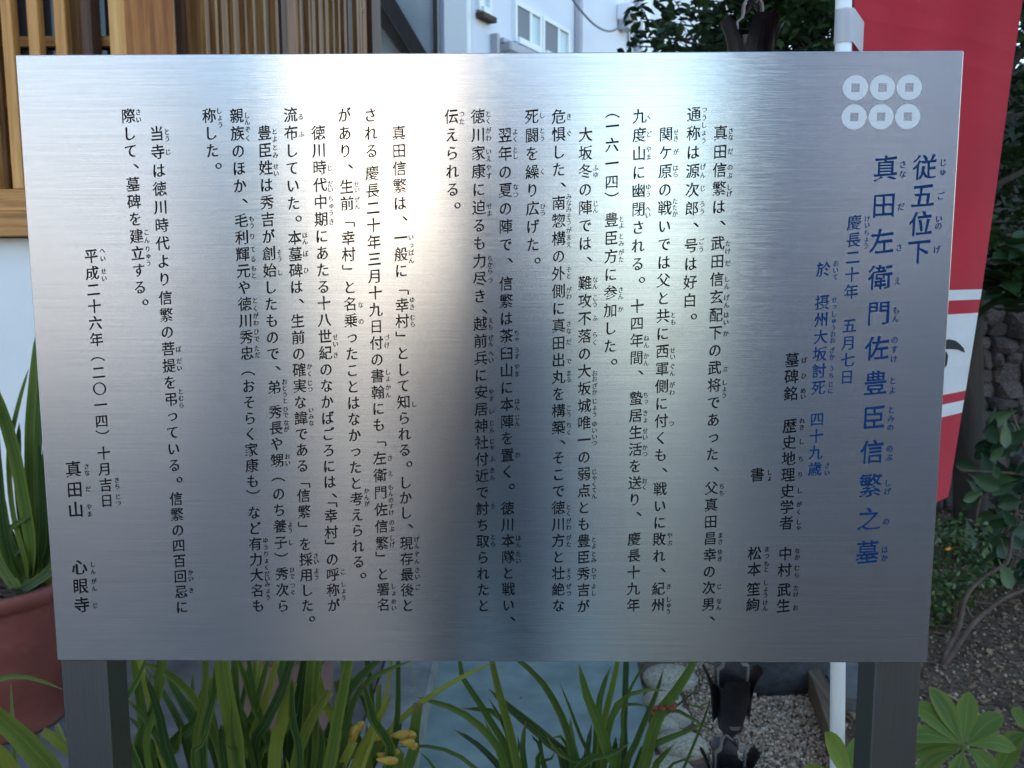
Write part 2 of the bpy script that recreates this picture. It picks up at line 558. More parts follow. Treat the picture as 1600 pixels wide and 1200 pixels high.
# templates
LEAF_V = [(0, -0.5, 0), (0.20, -0.2, 0.05), (0.24, 0.1, 0.05), (0, 0.5, -0.06), (-0.24, 0.1, 0.05), (-0.20, -0.2, 0.05), (0, -0.1, 0), (0, 0.15, 0)]
LEAF_F = [(0, 1, 6), (1, 2, 7, 6), (2, 3, 7), (0, 6, 5), (6, 7, 4, 5), (7, 3, 4)]
_bm = bmesh.new()
bmesh.ops.create_icosphere(_bm, subdivisions=1, radius=0.5)
PEB_V = [tuple(v.co * (1 + random.uniform(-0.18, 0.18))) for v in _bm.verts]
PEB_F = [tuple(v.index for v in f.verts) for f in _bm.faces]
_bm.free()
CHIP_V = [(-.5, -.2, 0), (.4, -.25, .05), (.5, .15, 0), (-.35, .25, .04), (0, 0, .12)]
CHIP_F = [(0, 1, 4), (1, 2, 4), (2, 3, 4), (3, 0, 4)]

# ================================================================== THE SETTING
def sheet(name, pts, z, material, kind='structure'):
    bm = bmesh.new()
    vs_ = [bm.verts.new((x, y, z)) for x, y in pts]
    f = bm.faces.new(vs_)
    if f.normal.z < 0:
        f.normal_flip()
    return tag(link(name, mesh_from(bm, name), material), kind=kind)


sheet('garden_ground', [(-80, -80), (80, -80), (80, 80), (-80, 80)], 0.0, M['soil'])
sheet('street', [(-40, -40), (40, -40), (40, -3.2), (-40, -3.2)], 0.004, M['asphalt'])
sheet('garden_path', [(-0.285, -3.1), (0.36, -3.1), (0.41, 1.2), (0.455, 2.2), (0.50, 3.2), (0.45, 6.5), (-0.25, 6.5), (-0.27, 2.2)], 0.006, M['path'])

# stone kerb along the foot of the temple, cut in long blocks, and the concrete apron behind it
kerb = tag(link('temple_kerb', mesh_from(bmesh.new(), 'temple_kerb'), M['stone_kerb']), kind='structure')
yy = -2.6
k = 0
kerb_lengths = [0.95, 1.05, 0.9, 1.1, 0.95, 1.0, 0.9, 1.05]
for L in kerb_lengths:
    box('kerb_stone', -0.435, -0.262 + 0.012 * (yy - 1.5), yy, yy + L - 0.008, -0.02, 0.10, M['stone_kerb'], kerb, 0.006)
    yy += L
box('temple_apron', -9.0, -0.443, -2.6, 7.2, -0.02, 0.085, M['concrete']).name = 'temple_apron'
tag(bpy.data.objects['temple_apron'], kind='structure')

# ------------------------------------------------------------------ temple hall
temple = empty('temple_hall', 'temple hall with honey coloured wooden lattice window above a white plaster wall', 'temple', (-1.0, 2.13, 0))
D0 = 3.0                                    # distance of the lattice plane
yw = at(0, 300, D0).y                       # its Y
# plaster wall below the window and boards of the sill
zs_top = at(10, 296, D0).z
zs_mid = at(10, 330, D0).z
zs_bot = at(10, 370, D0).z
xr_post = at(175, 50, D0 - 0.08).x
box('plaster_wall', -9.0, xr_post, yw + 0.02, yw + 0.20, 0.02, zs_bot - 0.004, M['plaster'], temple)
box('window_sill', -9.0, xr_post - 0.003, yw - 0.05, yw + 0.18, zs_bot, zs_mid - 0.002, M['wood_light_h'], temple, 0.004)
box('sill_rail', -9.0, xr_post - 0.003, yw - 0.012, yw + 0.15, zs_mid, zs_top, M['wood_light_h'], temple, 0.003)
ztop = 3.02
# vertical lattice bars
bar_px = [(5, 22), (46, 62), (88, 104)]
pitch = at(46, 40, D0).x - at(5, 40, D0).x
xs = [at((a + b) / 2, 40, D0).x for a, b in bar_px]
for i in range(1, 22):
    xs.append(xs[0] - i * pitch)
bw = 0.036
bar_me = None
for x in sorted(xs, reverse=True):
    if bar_me is None:
        o = box('lattice_bar', x - bw / 2, x + bw / 2, yw - 0.012, yw + 0.03, zs_top + 0.001, ztop, M['wood_light'], temple, 0.002)
        bar_me, zc_ = o.data, o.location.z
    else:
        o = link('lattice_bar', bar_me, None, temple)
        o.location = Vector((x, yw + 0.009, zc_ + temple.location.z)) - temple.location
# window sashes behind the bars: stiles, muntins, dark glass
yb = yw + 0.085
for row in (-25, 65, 160, 250):
    zc_ = at(30, row, D0 + 0.09).z
    box('muntin', -9.0, xr_post - 0.02, yb, yb + 0.026, zc_ - 0.016, zc_ + 0.016, M['wood_light_h'], temple)
xg = at(122, 40, D0 + 0.08).x
box('window_stile', xg - 0.026, xg + 0.026, yb - 0.02, yb + 0.03, zs_top + 0.001, ztop, M['wood_slat'], temple, 0.002)
x2 = at(140, 40, D0 + 0.02).x
box('window_jamb', x2 - 0.018, x2 + 0.018, yw - 0.004, yw + 0.06, zs_top + 0.001, ztop, M['wood_red'], temple, 0.002)
for px_ in (2, -170, -340):
    xq = at(px_, 200, D0 + 0.08).x
    box('window_stile', xq - 0.02, xq + 0.02, yb - 0.016, yb + 0.028, zs_top + 0.001, ztop, M['wood_slat'], temple, 0.002)
box('window_pane', -9.0, xr_post - 0.01, yb + 0.032, yb + 0.038, zs_top + 0.001, ztop, M['glass_dark'], temple)
box('head_beam', -9.0, xr_post, yw - 0.03, yw + 0.2, ztop + 0.002, ztop + 0.26, M['wood_mid'], temple)
# dark room behind
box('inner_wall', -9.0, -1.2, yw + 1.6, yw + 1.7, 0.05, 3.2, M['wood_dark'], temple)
# corner post with its lighter edge board
px0 = at(196, 50, D0 - 0.10).x
px1 = at(271, 50, D0 - 0.10).x
yp = at(0, 50, D0 - 0.10).y
box('corner_post', px0, px1, yp, yp + 0.025, 0.087, 4.09, M['wood_mid'], temple, 0.006)
box('post_edge_board', at(171, 50, D0 - 0.085).x, px0 - 0.002, yp + 0.012, yp + 0.028, 0.087, 4.09, M['wood_light'], temple, 0.003)
# dark board painted as the shade of the gap between post and side wall
box('recess_shade_board', px1 - 0.05, at(312, 50, D0 + 0.2).x, yp + 0.22, yp + 0.26, 0.087, 4.09, M['wood_dark'], temple)

# side wall of boards and slats running away from us
XW = -1.06


def side_d(px_):
    v = ray(px_, 45)
    return (XW - CAM.x) / (v.x / v.y)


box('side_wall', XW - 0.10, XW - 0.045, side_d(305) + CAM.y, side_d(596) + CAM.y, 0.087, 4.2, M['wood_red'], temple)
slats = [(312, 319, 'l', .02), (321, 327, 'r', 0), (328, 333, 'l', .02), (335, 342, 'r', 0), (343, 350, 's', .01), (351, 358, 's', .0), (360, 368, 'l', .012),
         (370, 375, 's', .0), (376, 380, 'l', .018), (381, 388, 's', .0), (388, 392, 'l', .02), (398, 401, 'r', .0), (407, 411, 'l', .015),
         (413, 420, 'r', 0), (424, 429, 'l', .02), (430, 436, 's', 0), (437, 444, 'r', .01), (445, 447, 'l', .01), (449, 465, 'm', 0.004), (466, 470, 'l', .01), (472, 475, 'r', 0),
         (477, 480, 'l', .02), (482, 486, 'l', .02), (488, 492, 's', .005), (494, 498, 'l', .015), (500, 504, 's', .005), (505, 508, 'l', .015), (510, 513, 's', 0.005),
         (515, 518, 'l', .02), (520, 523, 's', 0), (524, 527, 'l', .02), (529, 532, 's', .0), (534, 537, 'l', .015), (539, 542, 's', .0), (544, 551, 'r', .0),
         (553, 557, 'l', .02), (560, 564, 's', .01), (567, 573, 'm', .0), (575, 589, 'r', .03)]
sm_ = {'l': M['wood_slat'], 's': M['wood_slat'], 'r': M['wood_red'], 'm': M['wood_mid']}
for a, b_, kd, pr in slats:
    y0_, y1_ = side_d(a) + CAM.y, side_d(b_) + CAM.y
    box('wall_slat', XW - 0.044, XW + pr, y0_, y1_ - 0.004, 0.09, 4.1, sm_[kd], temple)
# bracket and purlin ends high on the far corner
pa, pb = at(545, -6, 6.0), at(566, 22, 6.3)
tube('rafter', [pa + Vector((-.6, 0, .35)), pb], 0.035, M['wood_slat'], temple, 4, False)

# roof: hipped slab with deep eaves, soffit boards and rafters under it
EX, EY0, EY1, EZ = 0.50, 0.72, 4.55, 4.10
bm = bmesh.new()
lo = [(-9.6, EY0), (EX, EY0), (EX, EY1), (-9.6, EY1)]
ym = (EY0 + EY1) / 2
for dz in (0,):
    a = [bm.verts.new((x, y, EZ)) for x, y in lo]
    b_ = [bm.verts.new((x, y, EZ + 0.14)) for x, y in lo]
    r0 = bm.verts.new((-9.6, ym, EZ + 2.0))
    r1 = bm.verts.new((EX - 2.2, ym, EZ + 2.0))
    bm.faces.new(a[::-1])
    for i in range(4):
        j = (i + 1) % 4
        bm.faces.new((a[i], a[j], b_[j], b_[i]))
    bm.faces.new((b_[0], b_[1], r1, r0))
    bm.faces.new((b_[1], b_[2], r1))
    bm.faces.new((b_[2], b_[3], r0, r1))
    bm.faces.new((b_[3], b_[0], r0))
for v in bm.verts:
    v.co -= temple.location
roof_m = noisy('grey_roof_tile', [(0.3, (0.05, 0.052, 0.058)), (0.7, (0.09, 0.092, 0.10))], 5, 0.6)
link('roof', mesh_from(bm, 'roof'), roof_m, temple)
tube('gutter', [(-9.6, EY0 - 0.06, EZ + 0.05), (EX, EY0 - 0.06, EZ + 0.05)], 0.055, M['chain'], temple, 8)

# ------------------------------------------------------------------ rear wing: grey plaster, dark post, sloping barge boards
wing = empty('rear_wing', 'grey plastered rear wing with dark sloping barge boards and a thin dark corner post', 'building', (-1.0, 7.2, 0))
DW = 8.2
xl, xr = at(560, 40, DW).x - 1.5, at(677, 40, DW).x
yq = at(0, 40, DW).y
box('plaster_wall', xl, xr, yq, yq + 0.12, 0.0, 6.5, M['plaster_grey'], wing)
box('corner_post', xr + 0.002, at(684, 40, DW).x, yq - 0.04, yq + 0.12, 0.0, 6.6, M['wood_dark'], wing)


def px_prism(name, poly, d, depth, material, parent):
    bm = bmesh.new()
    f_ = [bm.verts.new(at(x, y, d) - parent.location) for x, y in poly]
    b2 = [bm.verts.new(at(x, y, d) + Vector((0, depth, 0)) - parent.location) for x, y in poly]
    bm.faces.new(f_)
    bm.faces.new(b2[::-1])
    for i in range(len(poly)):
        j = (i + 1) % len(poly)
        bm.faces.new((f_[i], b2[i], b2[j], f_[j]))
    bmesh.ops.recalc_face_normals(bm, faces=bm.faces)
    return link(name, mesh_from(bm, name), material, parent)


px_prism('barge_board', [(500, -200), (618, 0), (668, 85), (736, 200), (718, 200), (646, 85), (593, 0), (469, -200)], DW - 0.22, 0.14, M['wood_dark'], wing)
px_prism('barge_board', [(468, -200), (591, 0), (643, 85), (715, 200), (700, 200), (628, 85), (586, 28), (564, 0), (410, -200)], DW - 0.12, 0.11, M['wood_dark'], wing)

M['wall_back'] = noisy('grey_render', [(0.3, (0.42, 0.42, 0.44)), (0.7, (0.5, 0.5, 0.52))], 1.5, 0.85, bstr=0.1)
# ------------------------------------------------------------------ pale neighbouring house
C0 = at(740, 427, 10.0)
vpd = ray(1560, 427)
phi = math.atan2(vpd.y, vpd.x)
house = empty('neighbour_house', 'tall pale lavender house with white sash windows behind the temple', 'house', (C0.x, C0.y, 0), rz=phi)
E1 = Vector((math.cos(phi), math.sin(phi), 0))
NIN = Vector((-math.sin(phi), math.cos(phi), 0))


def wall_sz(px_, py_):
    v = ray(px_, py_)
    C_ = Vector((C0.x, C0.y, 0))
    t_ = (C_ - CAM).dot(NIN) / v.dot(NIN)
    p = CAM + v * t_
    return (p - C_).dot(E1), p.z


def hbox(name, x0, x1, y0, y1, z0, z1, material, bev=0.0, parent=None):
    bm = bmesh.new()
    add_box(bm, x0, x1, y0, y1, z0, z1, bev)
    bmesh.ops.recalc_face_normals(bm, faces=bm.faces)
    return link(name, mesh_from(bm, name), material, parent or house)


hbox('wall', 0, 16, 0, 9, 0, 11, M['house_white'])
hbox('parapet', -0.12, 16.1, -0.12, 9.1, 11.002, 11.25, M['frame_white'])
# stepped pilasters on the left face
hbox('pilaster', -0.10, -0.002, 0.0, 0.30, 0, 10.9, M['frame_white'], 0.01)
hbox('pilaster', -0.05, -0.002, 0.55, 9, 0, 10.9, M['house_white'], 0.01)
hbox('drain_pipe', -0.09, -0.003, 0.40, 0.47, 0, 10.9, M['pipe_grey'], 0.02)


def sash_window(s0, s1, z0, z1, split):
    f = hbox('window', s0, s1, 0.002, 0.02, z0, z1, M['frame_white'])
    fw = 0.05
    hbox('frame', s0, s0 + fw, -0.05, 0.0, z0, z1, M['frame_white'], parent=f)
    hbox('frame', s1 - fw, s1, -0.05, 0.0, z0, z1, M['frame_white'], parent=f)
    hbox('frame', s0 + fw + .001, s1 - fw - .001, -0.05, 0.0, z1 - fw, z1, M['frame_white'], parent=f)
    hbox('sill', s0 + fw + .001, s1 - fw - .001, -0.08, 0.0, z0 - 0.02, z0 + fw, M['frame_white'], parent=f)
    sm = s0 + (s1 - s0) * split
    hbox('screen', s0 + fw + .002, sm - 0.03, -0.034, -0.022, z0 + fw + .002, z1 - fw - .002, M['screen'], parent=f)
    hbox('mullion', sm - 0.028, sm + 0.028, -0.046, -0.002, z0 + fw + .002, z1 - fw - .002, M['frame_white'], parent=f)
    hbox('pane', sm + 0.03, s1 - fw - .002, -0.02, -0.012, z0 + fw + .002, z1 - fw - .002, M['glass_pale'], parent=f)


s0_, z0_ = wall_sz(800, 64)
s1_, _ = wall_sz(842, 40)
_, z1_ = wall_sz(800, 0)
sash_window(s0_, s1_, z0_, z1_, 0.58)
s2_, _ = wall_sz(843.5, 30)
s3_, _ = wall_sz(886, 60)
sash_window(s2_, s3_, z0_, z1_, 0.58)
s4_, _ = wall_sz(741.5, 10)
s5_, _ = wall_sz(763, 10)
_, z4_ = wall_sz(742, 15)
sash_window(s4_ + 0.02, s5_, z4_, z4_ + 1.1, 0.3)
hbox('window_shadow_strip', s4_ + 0.02, s5_ + .02, -0.10, -0.001, z4_ - 0.08, z4_ - 0.024, M['wood_edge'])  # dark strip stands in for the shadow under this window
for k in range(3):      # more windows further along and above, in the same rows
    sash_window(s3_ + 2.4 + 2.6 * k, s3_ + 3.5 + 2.6 * k, z0_, z1_, 0.5)
    sash_window(s0_ + 2.6 * k, s0_ + 1.3 + 2.6 * k, z0_ + 2.8, z1_ + 2.8, 0.5)
    sash_window(s0_ + 3.2 * k, s0_ + 1.4 + 3.2 * k, z0_ - 2.7, z1_ - 2.7, 0.5)
sa, za = wall_sz(775, 60)
sb, _ = wall_sz(815, 83)
hbox('wall_pipe', sa, sb, -0.10, -0.04, za - 0.05, za, M['pipe_grey'])
sq, zq = wall_sz(768, 54)
hbox('wall_pipe', sq - 0.03, sq + 0.03, -0.09, -0.002, 0.3, zq, M['pipe_grey'])
sg, zg = wall_sz(800, 84)
hbox('vent_hood', sg - 0.35, sg + 0.35, -0.18, -0.002, zg - 0.06, zg + 0.06, M['pipe_grey'], 0.02)
sq, _ = wall_sz(899, 40)
hbox('drain_pipe', sq - 0.045, sq + 0.045, -0.10, -0.002, 0.1, 10.9, M['pipe_grey'], 0.02)
sp0, _ = wall_sz(991, 40)
sp1, _ = wall_sz(1006, 40)
hbox('pilaster', sp0 + 0.08, sp1, -0.12, -0.002, 0, 10.9, M['frame_white'], 0.01)
hbox('drain_pipe', sp0 - 0.02, sp0 + 0.07, -0.10, -0.002, 0, 10.9, M['pipe_grey'], 0.02)
sm0, zm0 = wall_sz(963, 31)
sm1, _ = wall_sz(982, 31)
_, zm1 = wall_sz(963, 5)
mb = hbox('meter_box', sm0, sm1 - 0.05, -0.22, -0.002, zm0, zm1, M['plastic_white'], 0.02)
hbox('meter_base', sm0 + .04, sm1 - 0.2, -0.17, -0.03, zm0 - 0.12, zm0 - 0.002, M['pipe_grey'], parent=mb)


def wall_pt(px_, py_, off):
    s_, z_ = wall_sz(px_, py_)
    return Vector((C0.x, C0.y, 0)) + E1 * s_ - NIN * off + Vector((0, 0, z_))


cb = tube('overhead_cable', catmull([wall_pt(*p, 0.35) for p in ((835, -40), (852, 0), (872, 26), (895, 47), (918, 54), (940, 40), (958, 16), (966, 2))], 24), 0.014, M['cable'], None, 5)
tag(cb, 'thin dark cable sagging across the pale house wall', 'cable')
tube('conduit', [wall_pt(978, 31, 0.03) - house.location, wall_pt(979, 75, 0.03) - house.location], 0.015, M['cable'], None, 5)
cdn = bpy.data.objects['conduit']
cdn.parent = house
cdn.matrix_parent_inverse = Matrix.Identity(4)
cdn.data.transform(Matrix.Rotation(-phi, 4, 'Z'))

# ------------------------------------------------------------------ rubble wall on the right, at the back of the garden
rub = empty('rubble_wall', 'low rough stone wall in the shade at the back of the garden', 'wall', (3.4, 4.4, 0))
cols_r = [(0.16, 0.13, 0.13), (0.24, 0.21, 0.205), (0.10, 0.085, 0.09), (0.30, 0.27, 0.265)]
M['rub'], t, b = mat('rubble_stone', rough=0.95)
f = noise(t, coords(t), 26, 7, 0.72)
cc = ramp(t, f, [(0.36, (0.03, 0.024, 0.026)), (0.5, (0.15, 0.12, 0.12)), (0.62, (0.42, 0.36, 0.355))])
cc = mixc(t, 1.0, cc, ramp(t, object_rand(t), [(0, (0.6, 0.6, 0.62)), (1, (1.1, 1.05, 1.0))]), 'MULTIPLY')
t.links.new(cc, b.inputs['Base Color'])
bump(t, b, f, 1.0, 0.03)
stone_mes = []
for k in range(5):
    bm = bmesh.new()
    bmesh.ops.create_icosphere(bm, subdivisions=2, radius=0.5)
    for v in bm.verts:
        v.co *= 1 + random.uniform(-0.2, 0.2)
        for ax in range(3):
            v.co[ax] = math.copysign(abs(v.co[ax] * 2) ** 0.7 / 2, v.co[ax])
    me = mesh_from(bm, 'stone', False)
    me.materials.append(M['rub'])
    stone_mes.append(me)
box('wall_core', 1.6, 6.6, 4.36, 4.62, 0, 1.12, M['soil'], rub)
zz = 0.06
while zz < 1.2:
    xx = 1.6 + random.uniform(0, .15)
    while xx < 6.6:
        wd = random.uniform(0.06, 0.19)
        o = link('stone', random.choice(stone_mes), None, rub)
        o.location = Vector((xx + wd / 2, 4.33 + random.uniform(-.03, .03), zz)) - rub.location
        o.scale = (wd * 1.05, 0.26 * random.uniform(.7, 1.1), random.uniform(0.085, 0.15))
        o.rotation_euler = (random.uniform(-.15, .15), random.uniform(-.15, .15), random.uniform(-.1, .1))
        xx += wd
    zz += 0.085
box('dark_backdrop_fence', 0.8, 9.5, 6.9, 6.95, 0, 2.3, M['wood_dark'])  # added so that the gaps behind the foliage stay dark
tag(bpy.data.objects['dark_backdrop_fence'], 'dark board fence added as a backdrop to darken the gaps behind the evergreen trees', 'fence')

# ------------------------------------------------------------------ path edging stones, rock and timber
edge_px = [((1048, 1048), 40, 26), ((1036, 1080), 30, 24), ((1052, 1108), 26, 20), ((1040, 1126), 22, 16), ((1066, 1152), 38, 30), ((1046, 1194), 44, 30)]
eg = 'pale stones edging the path'
bl = ['pale flat edging stone just under the lower rim of the sign', 'rounded edging stone between the orchid leaves by the path', 'small edging stone beside the dried red flower',
      'smallest edging stone squeezed between two larger ones', 'pitted pale edging stone nearest the rain chain', 'large edging stone at the bottom edge of the photo']
M['boulder_mes'] = None
bmes = []
for k in range(4):
    bm = bmesh.new()
    bmesh.ops.create_icosphere(bm, subdivisions=3, radius=0.5)
    off = Vector((random.uniform(0, 9), random.uniform(0, 9), 0))
    from mathutils import noise as mnoise
    for v in bm.verts:
        d_ = mnoise.noise(v.co * 1.6 + off) * 0.22 + mnoise.noise(v.co * 4 + off) * 0.07
        v.co *= 1 + d_
        v.co.z = v.co.z * 0.8 if v.co.z > 0 else v.co.z
    me = mesh_from(bm, 'edging_stone', True)
    me.materials.append(M['boulder'])
    bmes.append(me)
for i, ((x, y), wpx, hpx) in enumerate(edge_px):
    g_ = ground(x, y + 6, 0.03)
    dd = g_.y - CAM.y
    o = link('edging_stone', bmes[i % 4], None)
    o.location = (g_.x, g_.y, 0.01)
    sx = wpx * 2.2 * dd / FPX
    o.scale = (sx, sx * random.uniform(0.75, 0.95), 0.10)
    o.rotation_euler = (0, 0, random.uniform(-.5, .5))
    tag(o, bl[i], 'stone', eg)
yk = 2.35
k = 0
for k in range(5):
    o = link('edging_stone', bmes[(k + 1) % 4], None)
    o.location = (0.56 + 0.01 * k + random.uniform(-.02, .02), 2.42 + 0.24 * k, 0.01)
    o.scale = (random.uniform(.17, .22), random.uniform(.2, .25), .10)
    o.rotation_euler = (0, 0, random.uniform(-.4, .4))
    tag(o, ['first', 'second', 'third', 'fourth', 'fifth'][k] + ' edging stone up the path beyond the rain chain, behind the sign', 'stone', eg)
o = link('dark_rock', bmes[2].copy(), None)
o.data.materials[0] = M['rock_dark']
g_ = ground(1208, 1040, 0.06)
o.location = (g_.x, g_.y, 0.06)
o.scale = (0.36, 0.26, 0.24)
tag(o, 'dark rounded rock on the gravel seen just below the sign behind the rain chain', 'rock')
# edging timber between gravel and bed: a curve receding to the left
ep = [ground(1330, 1230, .05), ground(1304, 1150, .05), ground(1284, 1090, .05), ground(1262, 1040, .05), ground(1225, 960, .05), ground(1190, 880, .05)]
bm = bmesh.new()
epc = catmull(ep, 18)
prev = None
for i, p in enumerate(epc):
    tdir = (epc[min(i + 1, 17)] - epc[max(i - 1, 0)]).normalized()
    s_ = Vector((tdir.y, -tdir.x, 0)).normalized() * 0.022
    ring = [bm.verts.new((p.x + s_.x, p.y + s_.y, -.02)), bm.verts.new((p.x + s_.x, p.y + s_.y, .085)), bm.verts.new((p.x - s_.x, p.y - s_.y, .085)), bm.verts.new((p.x - s_.x, p.y - s_.y, -.02))]
    if prev:
        for q in range(4):
            bm.faces.new((prev[q], prev[(q + 1) % 4], ring[(q + 1) % 4], ring[q]))
    prev = ring
bmesh.ops.recalc_face_normals(bm, faces=bm.faces)
tag(link('garden_edging', mesh_from(bm, 'garden_edging'), M['wood_edge']), 'brown timber strip edging the gravel bed beside the white flag pole', 'edging')
# grey stepping slab behind the edging
sl = [ground(1275, 1035), ground(1350, 1035), ground(1352, 1118), ground(1300, 1112)]
cxs = sum((p for p in sl), Vector()) / 4
bm = bmesh.new()
base = [bm.verts.new((p.x - cxs.x, p.y - cxs.y, -0.01)) for p in sl]
top = [bm.verts.new((p.x - cxs.x, p.y - cxs.y, 0.05)) for p in sl]
bm.faces.new(top)
for i in range(4):
    bm.faces.new((base[i], base[(i + 1) % 4], top[(i + 1) % 4], top[i]))
bmesh.ops.recalc_face_normals(bm, faces=bm.faces)
bmesh.ops.bevel(bm, geom=bm.edges[:], offset=0.008, segments=2, affect='EDGES')
o = link('stepping_slab', mesh_from(bm, 'stepping_slab'), M['concrete'], None, (cxs.x, cxs.y, 0))
tag(o, 'flat grey stepping slab between the flag pole and the steel post', 'slab')

# ------------------------------------------------------------------ gravel and litter (real pieces, past counting)


def edging_x(y):
    best = min(epc, key=lambda p: abs(p.y - y))
    return best.x


def scatter(name, n, xr_, yr_, test, tv, tf, size, material, zlift=0.0, tilt=math.pi, squash=None):
    xs_ = rng.uniform(*xr_, n)
    ys_ = rng.uniform(*yr_, n)
    keep = np.array([test(a, b_) for a, b_ in zip(xs_, ys_)])
    xs_, ys_ = xs_[keep], ys_[keep]
    n = len(xs_)
    s_ = rng.uniform(size[0], size[1], n) * rng.choice([1, 1, 1, 1.5], n)
    pos = np.stack([xs_, ys_, zlift + s_ * 0.15 + rng.uniform(0, .004, n)], -1)
    me = soup(name, tv, tf, pos, rand_rot(n, tilt), s_, material)
    return tag(link(name, me, None), kind='stuff')


scatter('gravel', 34000, (0.55, 1.35), (1.15, 3.2), lambda x, y: x < edging_x(y) - .02 and x > 0.57 + 0.03 * (y - 1.5), PEB_V, PEB_F, (0.006, 0.0115), M['pebble'])
scatter('soil_grit', 26000, (1.0, 4.2), (1.2, 4.2), lambda x, y: x > edging_x(y) + .03, PEB_V, PEB_F, (0.005, 0.013), M['grit'])
scatter('leaf_litter', 9000, (1.0, 4.6), (1.2, 4.3), lambda x, y: x > edging_x(y) + .03, CHIP_V, CHIP_F, (0.012, 0.034), M['litter'], 0.004, 0.5)
scatter('path_debris', 25, (-0.2, 0.45), (1.0, 3.0), lambda x, y: True, CHIP_V, CHIP_F, (0.005, 0.011), M['litter'], 0.006, 0.3)

# unseen house block added further left to keep the low sun off the street
bh = empty('sun_block_house', 'tall grey house block added out of view to shade the street, beyond the left edge', 'house', (-14.5, 9, 0))
box('wall', -22.0, -6.8, 12.0, 19.0, 0, 12.5, M['wall_back'], bh)
box('parapet', -22.1, -6.7, 11.9, 19.1, 12.502, 12.8, M['pipe_grey'], bh)

